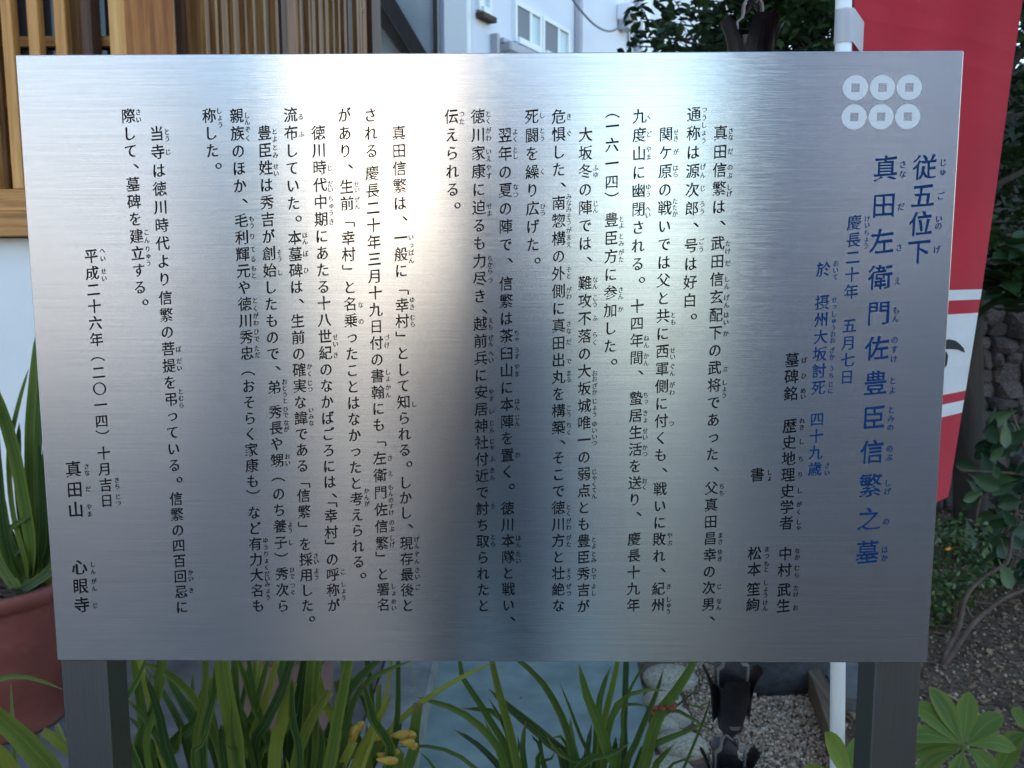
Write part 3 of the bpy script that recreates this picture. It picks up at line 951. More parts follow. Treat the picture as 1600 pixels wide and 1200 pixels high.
# lettering of the sign: colour, size in mm, runs (text, u, v of the first and u, v of the last character, mm from the top left corner), readings
COLS = [
    ('b', 24.8, [('従五位下', 869.3, 107.1, 867.9, 187.2)], [('じゅ', 886.4, 103.0, 886.3, 112.0), ('ご', 886.0, 134.3, 886.0, 134.3), ('いの', 885.6, 156.1, 885.5, 162.8), ('げ', 885.2, 185.4, 885.2, 185.4)]),
    ('b', 25.5, [('真田左衛門佐豊臣信繁之墓', 831.8, 108.2, 832.9, 488.4)], [('さな', 848.2, 104.6, 848.3, 113.6), ('だ', 848.5, 144.4, 848.5, 144.4), ('さ', 848.7, 183.4, 848.7, 183.4), ('え', 848.8, 215.5, 848.8, 215.5), ('もん', 849.0, 244.0, 849.0, 252.2), ('のすけ', 849.2, 272.9, 849.3, 291.8), ('とよ', 849.4, 313.4, 849.4, 322.9), ('とみの', 849.5, 342.2, 849.6, 360.2), ('のぶ', 849.8, 381.5, 849.8, 390.6), ('しげ', 849.9, 416.8, 850.0, 425.3), ('の', 850.2, 456.4, 850.2, 456.4), ('はか', 850.3, 485.7, 850.4, 494.4)]),
    ('b', 15.2, [('慶長二十年', 804.4, 159.4, 804.3, 225.8), ('五月七日', 804.2, 258.9, 804.1, 309.5)], [('けい', 816.7, 155.8, 816.7, 161.9), ('ちょう', 816.7, 169.2, 816.7, 181.5)]),
    ('b', 15.2, [('於', 776.6, 204.1, 776.6, 204.1), ('摂州大坂討死', 776.6, 236.3, 776.5, 320.3), ('四十九歳', 776.5, 352.0, 776.4, 402.3)], [('おいて', 788.4, 198.6, 788.4, 211.5), ('せっ', 788.4, 233.9, 788.4, 239.8), ('しゅう', 788.4, 247.6, 788.4, 260.8), ('おお', 788.4, 267.1, 788.4, 273.3), ('ざか', 788.4, 283.4, 788.5, 289.8), ('うち', 788.5, 301.2, 788.5, 308.2), ('じに', 788.5, 317.1, 788.5, 323.5), ('さい', 788.6, 399.1, 788.6, 406.3)]),
    ('k', 15.2, [('墓碑銘', 749.5, 292.8, 749.6, 326.0), ('歴史地理史学者', 749.7, 358.7, 750.0, 458.0), ('中村', 750.1, 490.0, 750.1, 507.2), ('武生', 750.2, 528.1, 750.2, 545.1)], [('ぼ', 761.5, 292.9, 761.5, 292.9), ('ひ', 761.6, 308.4, 761.6, 308.4), ('めい', 761.6, 323.4, 761.7, 329.2), ('れき', 761.8, 353.6, 761.8, 360.1), ('し', 761.9, 374.6, 761.9, 374.6), ('ち', 761.9, 392.2, 761.9, 392.2), ('り', 762.0, 408.2, 762.0, 408.2), ('し', 762.1, 424.6, 762.1, 424.6), ('がく', 762.1, 438.8, 762.2, 446.4), ('しゃ', 762.2, 457.0, 762.2, 463.0), ('なか', 762.3, 487.0, 762.4, 493.7), ('むら', 762.4, 505.2, 762.5, 512.6), ('たけ', 762.5, 526.1, 762.5, 532.9), ('お', 762.6, 547.1, 762.6, 547.1)]),
    ('k', 15.2, [('書', 719.1, 408.2, 719.1, 408.2), ('松本', 719.2, 489.7, 719.2, 506.5), ('笙絢', 719.2, 527.5, 719.2, 543.8)], [('しょ', 731.3, 405.9, 731.3, 412.1), ('まつ', 731.5, 485.4, 731.5, 492.4), ('もと', 731.5, 500.5, 731.5, 506.5), ('しょう', 731.5, 520.7, 731.6, 533.6), ('けん', 731.6, 541.7, 731.6, 547.9)]),
    ('k', 14.6, [('真田信繁は、武田信玄配下の武将であった、父真田昌幸の次男、', 673.1, 74.6, 673.9, 560.9)], [('さな', 682.9, 72.8, 682.9, 78.8), ('だ', 682.9, 91.9, 682.9, 91.9), ('のぶ', 683.0, 106.9, 683.0, 114.7), ('しげ', 683.0, 125.6, 683.1, 131.9), ('たけ', 683.2, 179.1, 683.2, 186.5), ('だ', 683.3, 198.2, 683.3, 198.2), ('しん', 683.3, 213.4, 683.3, 220.5), ('げん', 683.4, 231.4, 683.4, 238.6), ('はい', 683.4, 248.3, 683.4, 255.5), ('か', 683.5, 266.5, 683.5, 266.5), ('ぶ', 683.6, 301.9, 683.6, 301.9), ('しょう', 683.6, 315.0, 683.6, 327.8), ('ちち', 683.9, 420.3, 683.9, 427.2), ('まさ', 684.1, 471.0, 684.1, 477.7), ('ゆき', 684.1, 488.4, 684.1, 495.4), ('じ', 684.2, 524.8, 684.2, 524.8), ('なん', 684.3, 540.4, 684.3, 546.9)]),
    ('k', 14.6, [('通称は源次郎、号は好白。', 647.3, 57.2, 647.5, 251.6)], [('つうしょう', 657.1, 53.1, 657.1, 81.6), ('げん', 657.2, 106.2, 657.2, 114.0), ('じ', 657.2, 126.7, 657.2, 126.7), ('ろう', 657.3, 141.2, 657.3, 148.5), ('ごう', 657.4, 177.2, 657.4, 184.6)]),
    ('k', 14.6, [('関ケ原の戦いでは父と共に西軍側に付くも、戦いに敗れ、紀州', 621.0, 75.5, 622.5, 544.5)], [('せき', 630.7, 73.8, 630.7, 79.7), ('が', 630.8, 92.3, 630.8, 92.3), ('はら', 630.9, 107.2, 630.9, 113.3), ('たたか', 631.0, 138.7, 631.1, 150.8), ('とも', 631.6, 248.4, 631.6, 255.3), ('せい', 631.7, 283.1, 631.8, 289.4), ('ぐん', 631.8, 298.9, 631.8, 305.9), ('がわ', 631.9, 317.4, 631.9, 324.8), ('つ', 632.1, 356.3, 632.1, 356.3), ('やぶ', 632.7, 471.0, 632.7, 479.0), ('き', 632.9, 524.8, 632.9, 524.8), ('しゅう', 633.0, 538.4, 633.0, 551.3)]),
    ('k', 14.6, [('九度山に幽閉される。', 595.6, 58.7, 596.0, 215.9), ('十四年間、', 596.1, 239.6, 596.3, 307.1), ('蟄居生活を送り、', 596.4, 330.8, 596.8, 451.0), ('慶長十九年', 596.8, 475.0, 597.0, 544.6)], [('く', 604.7, 58.8, 604.7, 58.8), ('ど', 604.8, 75.4, 604.8, 75.4), ('やま', 604.8, 89.7, 604.9, 96.9), ('ゆう', 605.0, 125.2, 605.0, 131.9), ('へい', 605.1, 145.8, 605.1, 151.9), ('ねん', 605.6, 271.0, 605.7, 277.9), ('かん', 605.7, 288.7, 605.8, 295.7), ('ちっ', 605.9, 327.6, 605.9, 333.7), ('きょ', 606.0, 345.6, 606.0, 352.7), ('せい', 606.1, 363.7, 606.1, 370.2), ('かつ', 606.1, 380.6, 606.2, 387.1), ('おく', 606.3, 414.6, 606.3, 421.2)]),
    ('k', 14.6, [('（', 569.6, 58.6, 569.6, 58.6), ('一六一四', 569.6, 68.1, 569.7, 120.2), ('）', 569.7, 131.7, 569.7, 131.7), ('豊臣方に参加した。', 569.8, 156.1, 570.0, 296.2)], [('とよ', 579.7, 155.5, 579.7, 161.6), ('とみ', 579.7, 172.0, 579.8, 178.8), ('がた', 579.8, 187.4, 579.8, 194.2), ('さん', 579.9, 223.9, 579.9, 230.1), ('か', 580.0, 242.6, 580.0, 242.6)]),
    ('k', 14.6, [('大坂冬の陣では、', 544.2, 75.7, 544.6, 195.9), ('難攻不落の大坂城唯一の弱点とも豊臣秀吉が', 544.7, 217.0, 546.0, 546.0)], [('ふゆ', 554.1, 106.9, 554.2, 113.5), ('じん', 554.3, 140.8, 554.4, 146.9), ('なん', 554.7, 213.9, 554.7, 220.1), ('こう', 554.8, 231.3, 554.8, 237.6), ('ふ', 554.9, 251.3, 554.9, 251.3), ('らく', 555.0, 267.7, 555.0, 275.3), ('おお', 555.2, 305.8, 555.2, 311.5), ('ざか', 555.3, 318.5, 555.3, 324.6), ('じょう', 555.3, 333.6, 555.4, 346.8), ('ゆいいつ', 555.5, 356.8, 555.6, 376.0), ('じゃくてん', 555.7, 405.4, 555.9, 430.4), ('とよ', 556.1, 475.6, 556.1, 482.3), ('とみ', 556.2, 490.7, 556.2, 497.1), ('ひで', 556.3, 507.9, 556.3, 514.7), ('よし', 556.4, 524.8, 556.4, 532.0)]),
    ('k', 14.6, [('危惧した、', 518.3, 58.9, 518.6, 124.8), ('南惣構の外側に真田出丸を構築、', 518.7, 140.0, 519.7, 377.2), ('そこで徳川方と壮絶な', 519.8, 390.9, 520.4, 545.3)], [('き', 528.1, 59.0, 528.1, 59.0), ('ぐ', 528.2, 74.4, 528.2, 74.4), ('みなみ', 528.5, 134.0, 528.6, 146.1), ('そう', 528.6, 152.8, 528.7, 158.3), ('がまえ', 528.7, 166.3, 528.8, 179.8), ('そと', 528.9, 203.9, 529.0, 210.1), ('がわ', 529.0, 223.8, 529.1, 230.0), ('さな', 529.2, 256.9, 529.3, 263.9), ('だ', 529.3, 274.6, 529.3, 274.6), ('で', 529.5, 293.6, 529.5, 293.6), ('まる', 529.5, 305.7, 529.6, 311.8), ('こう', 529.7, 341.0, 529.8, 347.4), ('ちく', 529.8, 357.8, 529.9, 365.2), ('とく', 530.3, 441.7, 530.3, 448.3), ('がわ', 530.4, 456.3, 530.4, 462.9), ('がた', 530.5, 473.6, 530.5, 480.7), ('そう', 530.7, 508.6, 530.7, 515.4), ('ぜつ', 530.8, 524.9, 530.8, 532.3)]),
    ('k', 14.6, [('死闘を繰り広げた。', 492.6, 58.8, 494.0, 196.9)], [('し', 502.4, 57.7, 502.4, 57.7), ('とう', 502.6, 71.9, 502.6, 79.1), ('く', 503.0, 110.3, 503.0, 110.3), ('ひろ', 503.4, 143.0, 503.4, 149.1)]),
    ('k', 14.6, [('翌年の夏の陣で、', 467.0, 75.9, 467.5, 196.9), ('信繁は茶臼山に本陣を置く。', 467.6, 217.3, 468.6, 422.4), ('徳川本隊と戦い、', 468.7, 443.0, 469.3, 561.8)], [('よく', 476.8, 73.0, 476.8, 79.6), ('とし', 476.9, 89.7, 476.9, 95.7), ('なつ', 477.1, 124.7, 477.1, 131.9), ('ちゃ', 478.0, 265.6, 478.0, 271.9), ('うす', 478.1, 282.7, 478.1, 289.0), ('やま', 478.2, 299.2, 478.2, 306.2), ('ほん', 478.4, 333.8, 478.4, 340.2), ('じん', 478.5, 349.9, 478.5, 356.1), ('お', 478.7, 388.0, 478.7, 388.0), ('ほん', 479.3, 474.3, 479.3, 481.0), ('たい', 479.4, 490.7, 479.4, 497.8)]),
    ('k', 14.6, [('徳川家康に迫るも力尽き、', 441.2, 58.5, 442.2, 246.6), ('越前兵に安居神社付近で討ち取られたと', 442.2, 256.7, 443.6, 545.4)], [('とく', 451.0, 56.2, 451.1, 62.7), ('がわ', 451.1, 71.7, 451.2, 78.8), ('いえ', 451.2, 91.4, 451.3, 98.0), ('やす', 451.3, 106.4, 451.4, 114.3), ('せま', 451.6, 142.8, 451.6, 149.5), ('ちから', 451.9, 193.1, 452.0, 204.9), ('つ', 452.0, 214.2, 452.0, 214.2), ('えち', 452.3, 253.6, 452.3, 259.9), ('ぜん', 452.4, 270.6, 452.4, 276.3), ('へい', 452.5, 285.8, 452.5, 292.8), ('やす', 452.7, 324.4, 452.8, 331.2), ('い', 452.9, 344.1, 452.9, 344.1), ('じん', 452.9, 356.0, 453.0, 362.8), ('じゃ', 453.1, 374.2, 453.1, 380.4), ('ふ', 453.2, 392.2, 453.2, 392.2), ('きん', 453.2, 404.0, 453.3, 410.9), ('う', 453.5, 441.0, 453.5, 441.0), ('とら', 453.7, 473.0, 453.7, 480.3)]),
    ('k', 14.6, [('伝えられる。', 415.8, 58.4, 416.4, 143.9)], [('つた', 425.6, 56.1, 425.7, 63.2)]),
    ('k', 14.6, [('真田信繁は、', 365.0, 73.6, 365.1, 156.5), ('一般に', 365.2, 173.0, 365.2, 204.6), ('「', 365.2, 225.7, 365.2, 225.7), ('幸村', 365.3, 238.3, 365.3, 254.0), ('」', 365.3, 266.6, 365.3, 266.6), ('として知られる。', 365.3, 285.6, 365.5, 399.3), ('しかし、', 365.5, 416.4, 365.6, 463.6), ('現存最後と', 365.6, 479.7, 365.7, 545.4)], [('いっぱん', 375.1, 172.5, 375.2, 194.7), ('ゆき', 375.3, 233.3, 375.3, 240.2), ('むら', 375.4, 250.5, 375.4, 257.1), ('し', 375.6, 336.8, 375.6, 336.8), ('げん', 376.0, 475.6, 376.1, 482.4), ('ぞん', 376.1, 491.1, 376.1, 498.5), ('さい', 376.1, 508.0, 376.2, 514.8), ('ご', 376.2, 526.3, 376.2, 526.3)]),
    ('k', 14.6, [('される', 338.2, 56.8, 338.4, 90.3), ('慶長二十年三月十九日付の書翰にも', 338.6, 111.4, 340.0, 357.5), ('「', 340.1, 377.0, 340.1, 377.0), ('左衛門佐信繁', 340.2, 391.4, 340.7, 479.7), ('」', 340.7, 491.1, 340.7, 491.1), ('と署名', 340.9, 512.1, 341.1, 544.8)], [('づけ', 349.6, 270.3, 349.7, 277.6), ('しょ', 349.9, 304.7, 349.9, 311.1), ('かん', 350.0, 319.7, 350.0, 327.1), ('さ', 350.5, 391.4, 350.5, 391.4), ('え', 350.6, 407.2, 350.6, 407.2), ('もんのすけ', 350.7, 421.7, 350.9, 447.6), ('のぶ', 351.0, 457.9, 351.0, 464.9), ('しげ', 351.1, 474.3, 351.1, 481.0), ('しょ', 351.4, 525.0, 351.5, 532.5), ('めい', 351.6, 541.3, 351.6, 548.2)]),
    ('k', 14.6, [('があり、', 313.1, 56.7, 313.4, 107.0), ('生前', 313.6, 124.0, 313.7, 139.8), ('「', 313.8, 160.0, 313.8, 160.0), ('幸村', 313.9, 172.9, 314.0, 188.9), ('」', 314.1, 201.3, 314.1, 201.3), ('と名乗ったことはなかったと考えられる。', 314.3, 220.6, 316.4, 515.5)], [('せい', 323.5, 121.6, 323.5, 127.0), ('ぜん', 323.6, 136.2, 323.7, 142.9), ('な', 324.5, 238.1, 324.5, 238.1), ('の', 324.6, 254.2, 324.6, 254.2), ('かんが', 326.1, 425.3, 326.2, 438.6)]),
    ('k', 14.6, [('徳川時代中期にあたる十八世紀のなかばごろには、', 287.8, 73.2, 289.2, 432.2), ('「', 289.2, 439.6, 289.2, 439.6), ('幸村', 289.3, 450.9, 289.3, 468.3), ('」', 289.4, 478.3, 289.4, 478.3), ('の呼称が', 289.5, 496.5, 289.7, 545.5)], [('じ', 297.8, 106.3, 297.8, 106.3), ('だい', 297.9, 121.2, 297.9, 126.9), ('ちゅう', 298.0, 135.4, 298.0, 148.9), ('き', 298.1, 157.4, 298.1, 157.4), ('せい', 298.7, 269.6, 298.7, 276.6), ('き', 298.8, 287.4, 298.8, 287.4), ('こ', 300.0, 510.0, 300.0, 510.0), ('しょう', 300.1, 522.9, 300.2, 537.6)]),
    ('k', 14.6, [('流布していた。', 261.4, 56.4, 261.7, 156.1), ('本墓碑は、', 261.7, 172.7, 261.9, 236.1), ('生前の確実な諱である', 261.9, 253.7, 262.2, 399.2), ('「', 262.3, 419.6, 262.3, 419.6), ('信繁', 262.3, 430.2, 262.4, 446.9), ('」', 262.4, 460.2, 262.4, 460.2), ('を採用した。', 262.4, 480.7, 262.6, 562.0)], [('る', 271.3, 58.2, 271.3, 58.2), ('ふ', 271.4, 74.4, 271.4, 74.4), ('ほん', 271.7, 170.2, 271.7, 176.4), ('ぼ', 271.8, 188.1, 271.8, 188.1), ('ひ', 271.8, 204.3, 271.8, 204.3), ('かく', 272.2, 298.8, 272.2, 306.1), ('じつ', 272.3, 315.4, 272.3, 321.8), ('いみな', 272.4, 342.5, 272.4, 355.8), ('さい', 272.9, 493.1, 273.0, 499.2), ('よう', 273.0, 509.0, 273.0, 515.5)]),
    ('k', 14.6, [('豊臣姓は秀吉が創始したもので、', 235.7, 73.0, 236.6, 302.5), ('弟', 236.6, 319.5, 236.6, 319.5), ('秀長や', 236.7, 344.4, 236.9, 376.9), ('甥', 236.9, 393.9, 236.9, 393.9), ('（', 237.0, 413.7, 237.0, 413.7), ('のち養子', 237.1, 428.2, 237.3, 479.0), ('）', 237.3, 491.8, 237.3, 491.8), ('秀次ら', 237.4, 512.1, 237.5, 546.2)], [('とよ', 245.5, 71.8, 245.6, 79.0), ('とみ', 245.6, 86.8, 245.6, 94.0), ('せい', 245.7, 104.9, 245.7, 111.2), ('そう', 246.1, 186.8, 246.2, 193.0), ('し', 246.2, 206.3, 246.2, 206.3), ('おとうと', 246.8, 314.1, 246.9, 333.1), ('ひで', 247.0, 341.8, 247.0, 347.6), ('なが', 247.1, 355.4, 247.1, 361.9), ('おい', 247.2, 390.0, 247.3, 396.6), ('よう', 247.6, 460.2, 247.6, 466.2), ('し', 247.7, 479.0, 247.7, 479.0), ('ひで', 247.9, 508.0, 247.9, 514.8), ('つぐ', 248.0, 524.3, 248.0, 531.8)]),
    ('k', 14.6, [('親族のほか、', 209.7, 57.0, 210.1, 139.3), ('毛利輝元や徳川秀忠', 210.1, 155.9, 210.7, 285.6), ('（', 210.8, 305.7, 210.8, 305.7), ('おそらく家康も', 210.8, 318.5, 211.2, 415.3), ('）', 211.3, 426.2, 211.3, 426.2), ('など有力大名も', 211.3, 447.8, 211.8, 546.2)], [('しん', 219.6, 56.8, 219.6, 62.8), ('ぞく', 219.7, 69.9, 219.7, 78.0), ('もう', 220.1, 154.4, 220.2, 160.8), ('り', 220.2, 171.3, 220.2, 171.3), ('てる', 220.3, 183.6, 220.3, 193.2), ('もと', 220.4, 202.2, 220.4, 209.1), ('とく', 220.6, 233.4, 220.6, 241.3), ('がわ', 220.7, 248.5, 220.7, 255.5), ('ひで', 220.7, 264.3, 220.8, 271.3), ('ただ', 220.8, 280.8, 220.9, 287.2), ('ゆうりょく', 221.9, 477.0, 222.1, 505.3), ('だい', 222.1, 512.1, 222.2, 517.5), ('みょう', 222.2, 523.3, 222.3, 537.3)]),
    ('k', 14.6, [('称した。', 183.2, 56.9, 185.8, 105.8)], [('しょう', 192.9, 52.5, 193.6, 65.3)]),
    ('k', 14.6, [('当寺は徳川時代より', 131.9, 73.4, 132.2, 212.5), ('信繁の菩提を弔っている。', 132.2, 230.7, 132.7, 415.6), ('信繁の四百回忌に', 132.7, 433.5, 133.0, 547.7)], [('とう', 141.7, 71.9, 141.8, 78.2), ('じ', 141.8, 90.8, 141.8, 90.8), ('ぼ', 142.6, 281.6, 142.6, 281.6), ('だい', 142.6, 293.4, 142.6, 300.4), ('とむら', 142.7, 323.9, 142.8, 337.7), ('かい', 143.5, 510.8, 143.5, 517.6), ('き', 143.5, 529.9, 143.5, 529.9)]),
    ('k', 14.6, [('際して、', 105.2, 56.8, 105.9, 106.1), ('墓碑を建立する。', 106.1, 121.2, 107.8, 236.9)], [('さい', 115.0, 53.3, 115.1, 60.4), ('こん', 116.8, 167.2, 116.9, 174.6), ('りゅう', 117.1, 183.2, 117.3, 196.9)]),
    ('k', 14.5, [('平成二十六年', 61.2, 189.9, 61.4, 271.8), ('（', 61.5, 291.3, 61.5, 291.3), ('二〇一四', 61.5, 304.7, 61.6, 353.8), ('）', 61.7, 364.9, 61.7, 364.9), ('十月吉日', 61.7, 386.5, 61.8, 435.4)], [('へい', 72.6, 184.6, 72.6, 192.4), ('せい', 72.6, 204.8, 72.7, 211.7), ('きち', 73.5, 414.2, 73.5, 420.8), ('じつ', 73.6, 431.5, 73.6, 438.1)]),
    ('k', 17.6, [('真田山', 29.9, 402.9, 29.7, 444.8), ('心眼寺', 29.5, 505.4, 29.4, 545.7)], [('さな', 43.5, 400.3, 43.5, 406.9), ('だ', 43.5, 423.5, 43.5, 423.5), ('やま', 43.5, 442.1, 43.5, 449.5), ('しん', 43.4, 502.7, 43.4, 510.1), ('がん', 43.4, 520.4, 43.4, 528.2), ('じ', 43.3, 546.4, 43.3, 546.4)]),
]

# ================================================================== THE SIGN
PW, PH, ZC = 0.900, 0.606, 1.32
sign = empty('temple_sign', 'brushed stainless steel sign panel full of vertical Japanese lettering on two square posts', 'sign', (0, 0, 0))
bm = bmesh.new()
add_box(bm, -PW / 2, PW / 2, 0, 0.006, -PH / 2, PH / 2, 0.0008)
bmesh.ops.recalc_face_normals(bm, faces=bm.faces)
panel = link('panel', mesh_from(bm, 'panel'), M['steel'], sign)
panel.location = (0, 0, ZC)
for a, b_ in ((95, 166), (1368, 1440)):
    xa, xb = at(a, 1036, 0.8735).x, at(b_, 1036, 0.8735).x
    box('post', xa, xb, 0.0075, 0.054, -0.1, ZC + 0.26, M['post_steel'], sign, 0.0015)

YF = -0.0003                                  # printed face, a hair in front of the steel


def mm(u, v):
    return Vector((-PW / 2 + u / 1000, YF, ZC + PH / 2 - v / 1000))


GL = {}


def glyph(ch):
    """outline of one character as a filled mesh, thinned sideways strokes and a slight rise to the right, like brush print"""
    if ch in GL:
        return GL[ch]
    c = bpy.data.curves.new('g', 'FONT')
    c.body = ch
    c.size = 1
    c.resolution_u = 3
    o = bpy.data.objects.new('g', c)
    me = o.to_mesh()
    V = np.array([v.co[:2] for v in me.vertices])
    F = [tuple(p.vertices) for p in me.polygons]
    nz = [p.normal.z for p in me.polygons]
    F = [f if z > 0 else f[::-1] for f, z in zip(F, nz)]
    cnt = {}
    for f in F:
        for a, b_ in zip(f, f[1:] + f[:1]):
            cnt[(a, b_)] = 1
    nrm = np.zeros_like(V)
    for a, b_ in cnt:
        if (b_, a) not in cnt:
            d_ = V[b_] - V[a]
            L = math.hypot(*d_) + 1e-9
            nn = np.array([d_[1], -d_[0]]) / L
            nrm[a] += nn
            nrm[b_] += nn
    L = np.linalg.norm(nrm, axis=1, keepdims=True) + 1e-9
    nrm = nrm / L
    kana = '\u3040' <= ch <= '\u30ff'
    # broad-nib pressure: uprights and right-falling strokes heavy, level strokes light
    nib = np.abs(nrm @ np.array([0.93, 0.37]))[:, None]
    wv = (0.032 * nib - 0.009) if kana else (0.040 * nib - 0.019)
    if ch in '、。（）「」〇':
        wv = wv * 0.5
    nxt, prv = {}, {}
    for a, b_ in cnt:
        if (b_, a) not in cnt:
            nxt[a], prv[b_] = b_, a
    D = np.zeros_like(V)
    for a, b_ in nxt.items():
        L_ = math.hypot(*(V[b_] - V[a]))
        if not (0.03 < L_ < 0.105) or a not in prv or b_ not in nxt:
            continue
        e0, e1, e2 = V[a] - V[prv[a]], V[b_] - V[a], V[nxt[b_]] - V[b_]
        if e0[0] * e1[1] - e0[1] * e1[0] < 0.6 * np.linalg.norm(e0) * L_ or e1[0] * e2[1] - e1[1] * e2[0] < 0.6 * np.linalg.norm(e2) * L_:
            continue                                  # only true stroke ends: both corners convex
        nn = np.array([e1[1], -e1[0]]) / L_
        hi, lo = (a, b_) if V[a][1] > V[b_][1] else (b_, a)
        lf, rt = (a, b_) if V[a][0] < V[b_][0] else (b_, a)
        if nn[0] > 0.75:
            D[hi] += (-0.004, 0.020)
            D[lo] += (0.016, -0.004)
        elif nn[0] < -0.75:
            D[hi] += (-0.012, 0.010)
            D[lo] += (0.014, -0.002)
        elif nn[1] > 0.75:
            D[lf] += (-0.020, 0.016)
            D[rt] += (0.004, -0.010)
        elif nn[1] < -0.75:
            D[lf] += (0.004, 0.014)
            D[rt] += (0.004, -0.012)
    V = V + nrm * wv + (0 if kana else 1.4) * D
    V = V + nrm * (0.004 * np.sin(V[:, :1] * 17 + V[:, 1:] * 23 + ord(ch) % 7))
    V = V - np.array([0.5, 0.38])
    if ch not in '、。（）「」〇':
        V[:, 0] *= 0.88 if kana else 0.94
        V[:, 1] += 0.075 * V[:, 0]
    if ch in '（）「」':
        V = np.stack([V[:, 1], -V[:, 0]], -1)
        bb = (V.min(0) + V.max(0)) / 2
        V = V - np.array([0, bb[1]])
    if ch in '、。':
        V = (V - (V.min(0) + V.max(0)) / 2) * (1.3 if ch == '。' else 1.15) + np.array([0.30, 0.14])
        if ch == '。':
            V[:, 1] -= 0.02
    if ch in 'ゃゅょっぁぃぅぇぉ':
        V = V + np.array([0.05, 0.05])
    GL[ch] = (V, F)
    o.to_mesh_clear()
    bpy.data.objects.remove(o)
    bpy.data.curves.remove(c)
    return GL[ch]


def letters(name, runs, material, parent):
    VV, FF = [], []
    n0 = 0
    for text, em, u0, v0, u1, v1 in runs:
        n = len(text)
        for i, ch in enumerate(text):
            k = i / (n - 1) if n > 1 else 0
            u, v = u0 + (u1 - u0) * k, v0 + (v1 - v0) * k
            V, F = glyph(ch)
            P0 = mm(u, v)
            e = em / 1000
            for x, y in V:
                VV.append((P0.x + x * e, YF, P0.z + y * e))
            FF += [tuple(j + n0 for j in f) for f in F]
            n0 += len(V)
    me = bpy.data.meshes.new(name)
    me.from_pydata(VV, [], FF)
    me.update()
    return link(name, me, material, parent)


labs = ['blue heading of four large characters', 'blue name in large characters, longest heading column', 'blue date column', 'blue column of place and age']
for i, (colr, em, segs, furi) in enumerate(COLS):
    mt = M['ink_blue'] if colr == 'b' else M['ink_black']
    o = letters('lettering_column', [(t_, em, *q) for t_, *q in segs], mt, sign)
    fe = 6.4 if em < 20 else 8.0
    # spread two-kana readings at the size of the small print
    o2 = letters('small_reading_kana', [(t_, fe, *q) for t_, *q in furi], mt, sign)
    if i < 4:
        o['label'] = labs[i]

# six coins etched in the corner
me_c = None
for u, v in ((799.6, 33.6), (825.0, 33.5), (850.3, 33.4), (799.6, 60.4), (825.0, 60.3), (850.3, 60.2)):
    if me_c is None:
        bm = bmesh.new()
        sg = 48
        rO, hS = 0.01135, 0.0039
        outer = [bm.verts.new((rO * math.cos(2 * math.pi * k / sg), 0, rO * math.sin(2 * math.pi * k / sg))) for k in range(sg)]
        inner = []
        for k in range(sg):
            a = 2 * math.pi * k / sg
            c_, s_ = math.cos(a), math.sin(a)
            q = hS / max(abs(c_), abs(s_))
            inner.append(bm.verts.new((q * c_, 0, q * s_)))
        for k in range(sg):
            j = (k + 1) % sg
            bm.faces.new((outer[k], outer[j], inner[j], inner[k]))
        for f in bm.faces:
            if f.normal.y > 0:
                f.normal_flip()
        me_c = mesh_from(bm, 'coin_emblem')
        me_c.materials.append(M['etched'])
        bm = bmesh.new()
        tube_bm(bm, [(0.01150 * math.cos(2 * math.pi * k / 64), 0, 0.01150 * math.sin(2 * math.pi * k / 64)) for k in range(65)], 0.00022, 4, False)
        me_e = mesh_from(bm, 'coin_rim', True)
        me_e.materials.append(M['coin_edge'])
    o = link('coin_emblem', me_c, None, sign)
    p = mm(u, v)
    o.location = (p.x, YF, p.z)
    e = link('coin_rim', me_e, None, o)
    e.location = (0, 0.0001, 0)

# ================================================================== FLAG AND POLE
DP = 1.37
pole_a, pole_b = at(1310.5, 1215, DP), at(1319.5, 0, DP)
dirp = (pole_b - pole_a).normalized()
foot = pole_a - dirp * (pole_a.z / dirp.z)
flag = empty('banner_flag', 'tall red banner with white stripes and a black crest tied to a white pole', 'banner', tuple(foot))
tube('pole', [foot - Vector((0, 0, .1)), foot + dirp * 2.75], 0.0118, M['pole_white'], flag, 16)
FZ0 = at(1482, 780, 1.72).z
FZ1 = at(1482, 780, 1.72).z + 1.62


def edge_pt(z):
    """outer edge of the cloth at height z, hanging swung away from us"""
    k = (z - FZ0) / (at(1598, 0, 1.57).z - FZ0)
    d_ = 1.74 - 0.16 * min(k, 1.8)
    tab = [(780, 1481), (645, 1503), (628, 1506), (610, 1509), (492, 1528), (472, 1531), (455, 1534), (300, 1556), (100, 1583), (0, 1598), (-300, 1640), (-700, 1690)]
    # px row at this height and depth
    v_up = None
    lo_, hi_ = -1200, 900
    for _ in range(30):
        mid = (lo_ + hi_) / 2
        if at(1550, mid, d_).z > z:
            lo_ = mid
        else:
            hi_ = mid
    y_ = mid
    xs_ = [a for a in tab]
    for (ya, xa), (yb_, xb_) in zip(tab[:-1], tab[1:]):
        if ya >= y_ >= yb_:
            x_ = xa + (xb_ - xa) * (ya - y_) / (ya - yb_)
            break
    else:
        x_ = tab[0][1] if y_ > 780 else tab[-1][1]
    return at(x_, y_, d_)


def cloth_pt(s, z):
    a = foot + dirp * ((z - foot.z) / dirp.z)
    b_ = edge_pt(z)
    a = a + (b_ - a).normalized() * 0.020
    p = a.lerp(b_, s)
    n_ = Vector((b_.y - a.y, a.x - b_.x, 0)).normalized()
    wv = 0.004 * math.sin(math.pi * s) * math.sin(s * 4 + z * 2.1) + 0.0025 * math.sin(14 * s + 5 * z) * s * (1 - s) * 4
    return p + n_ * wv


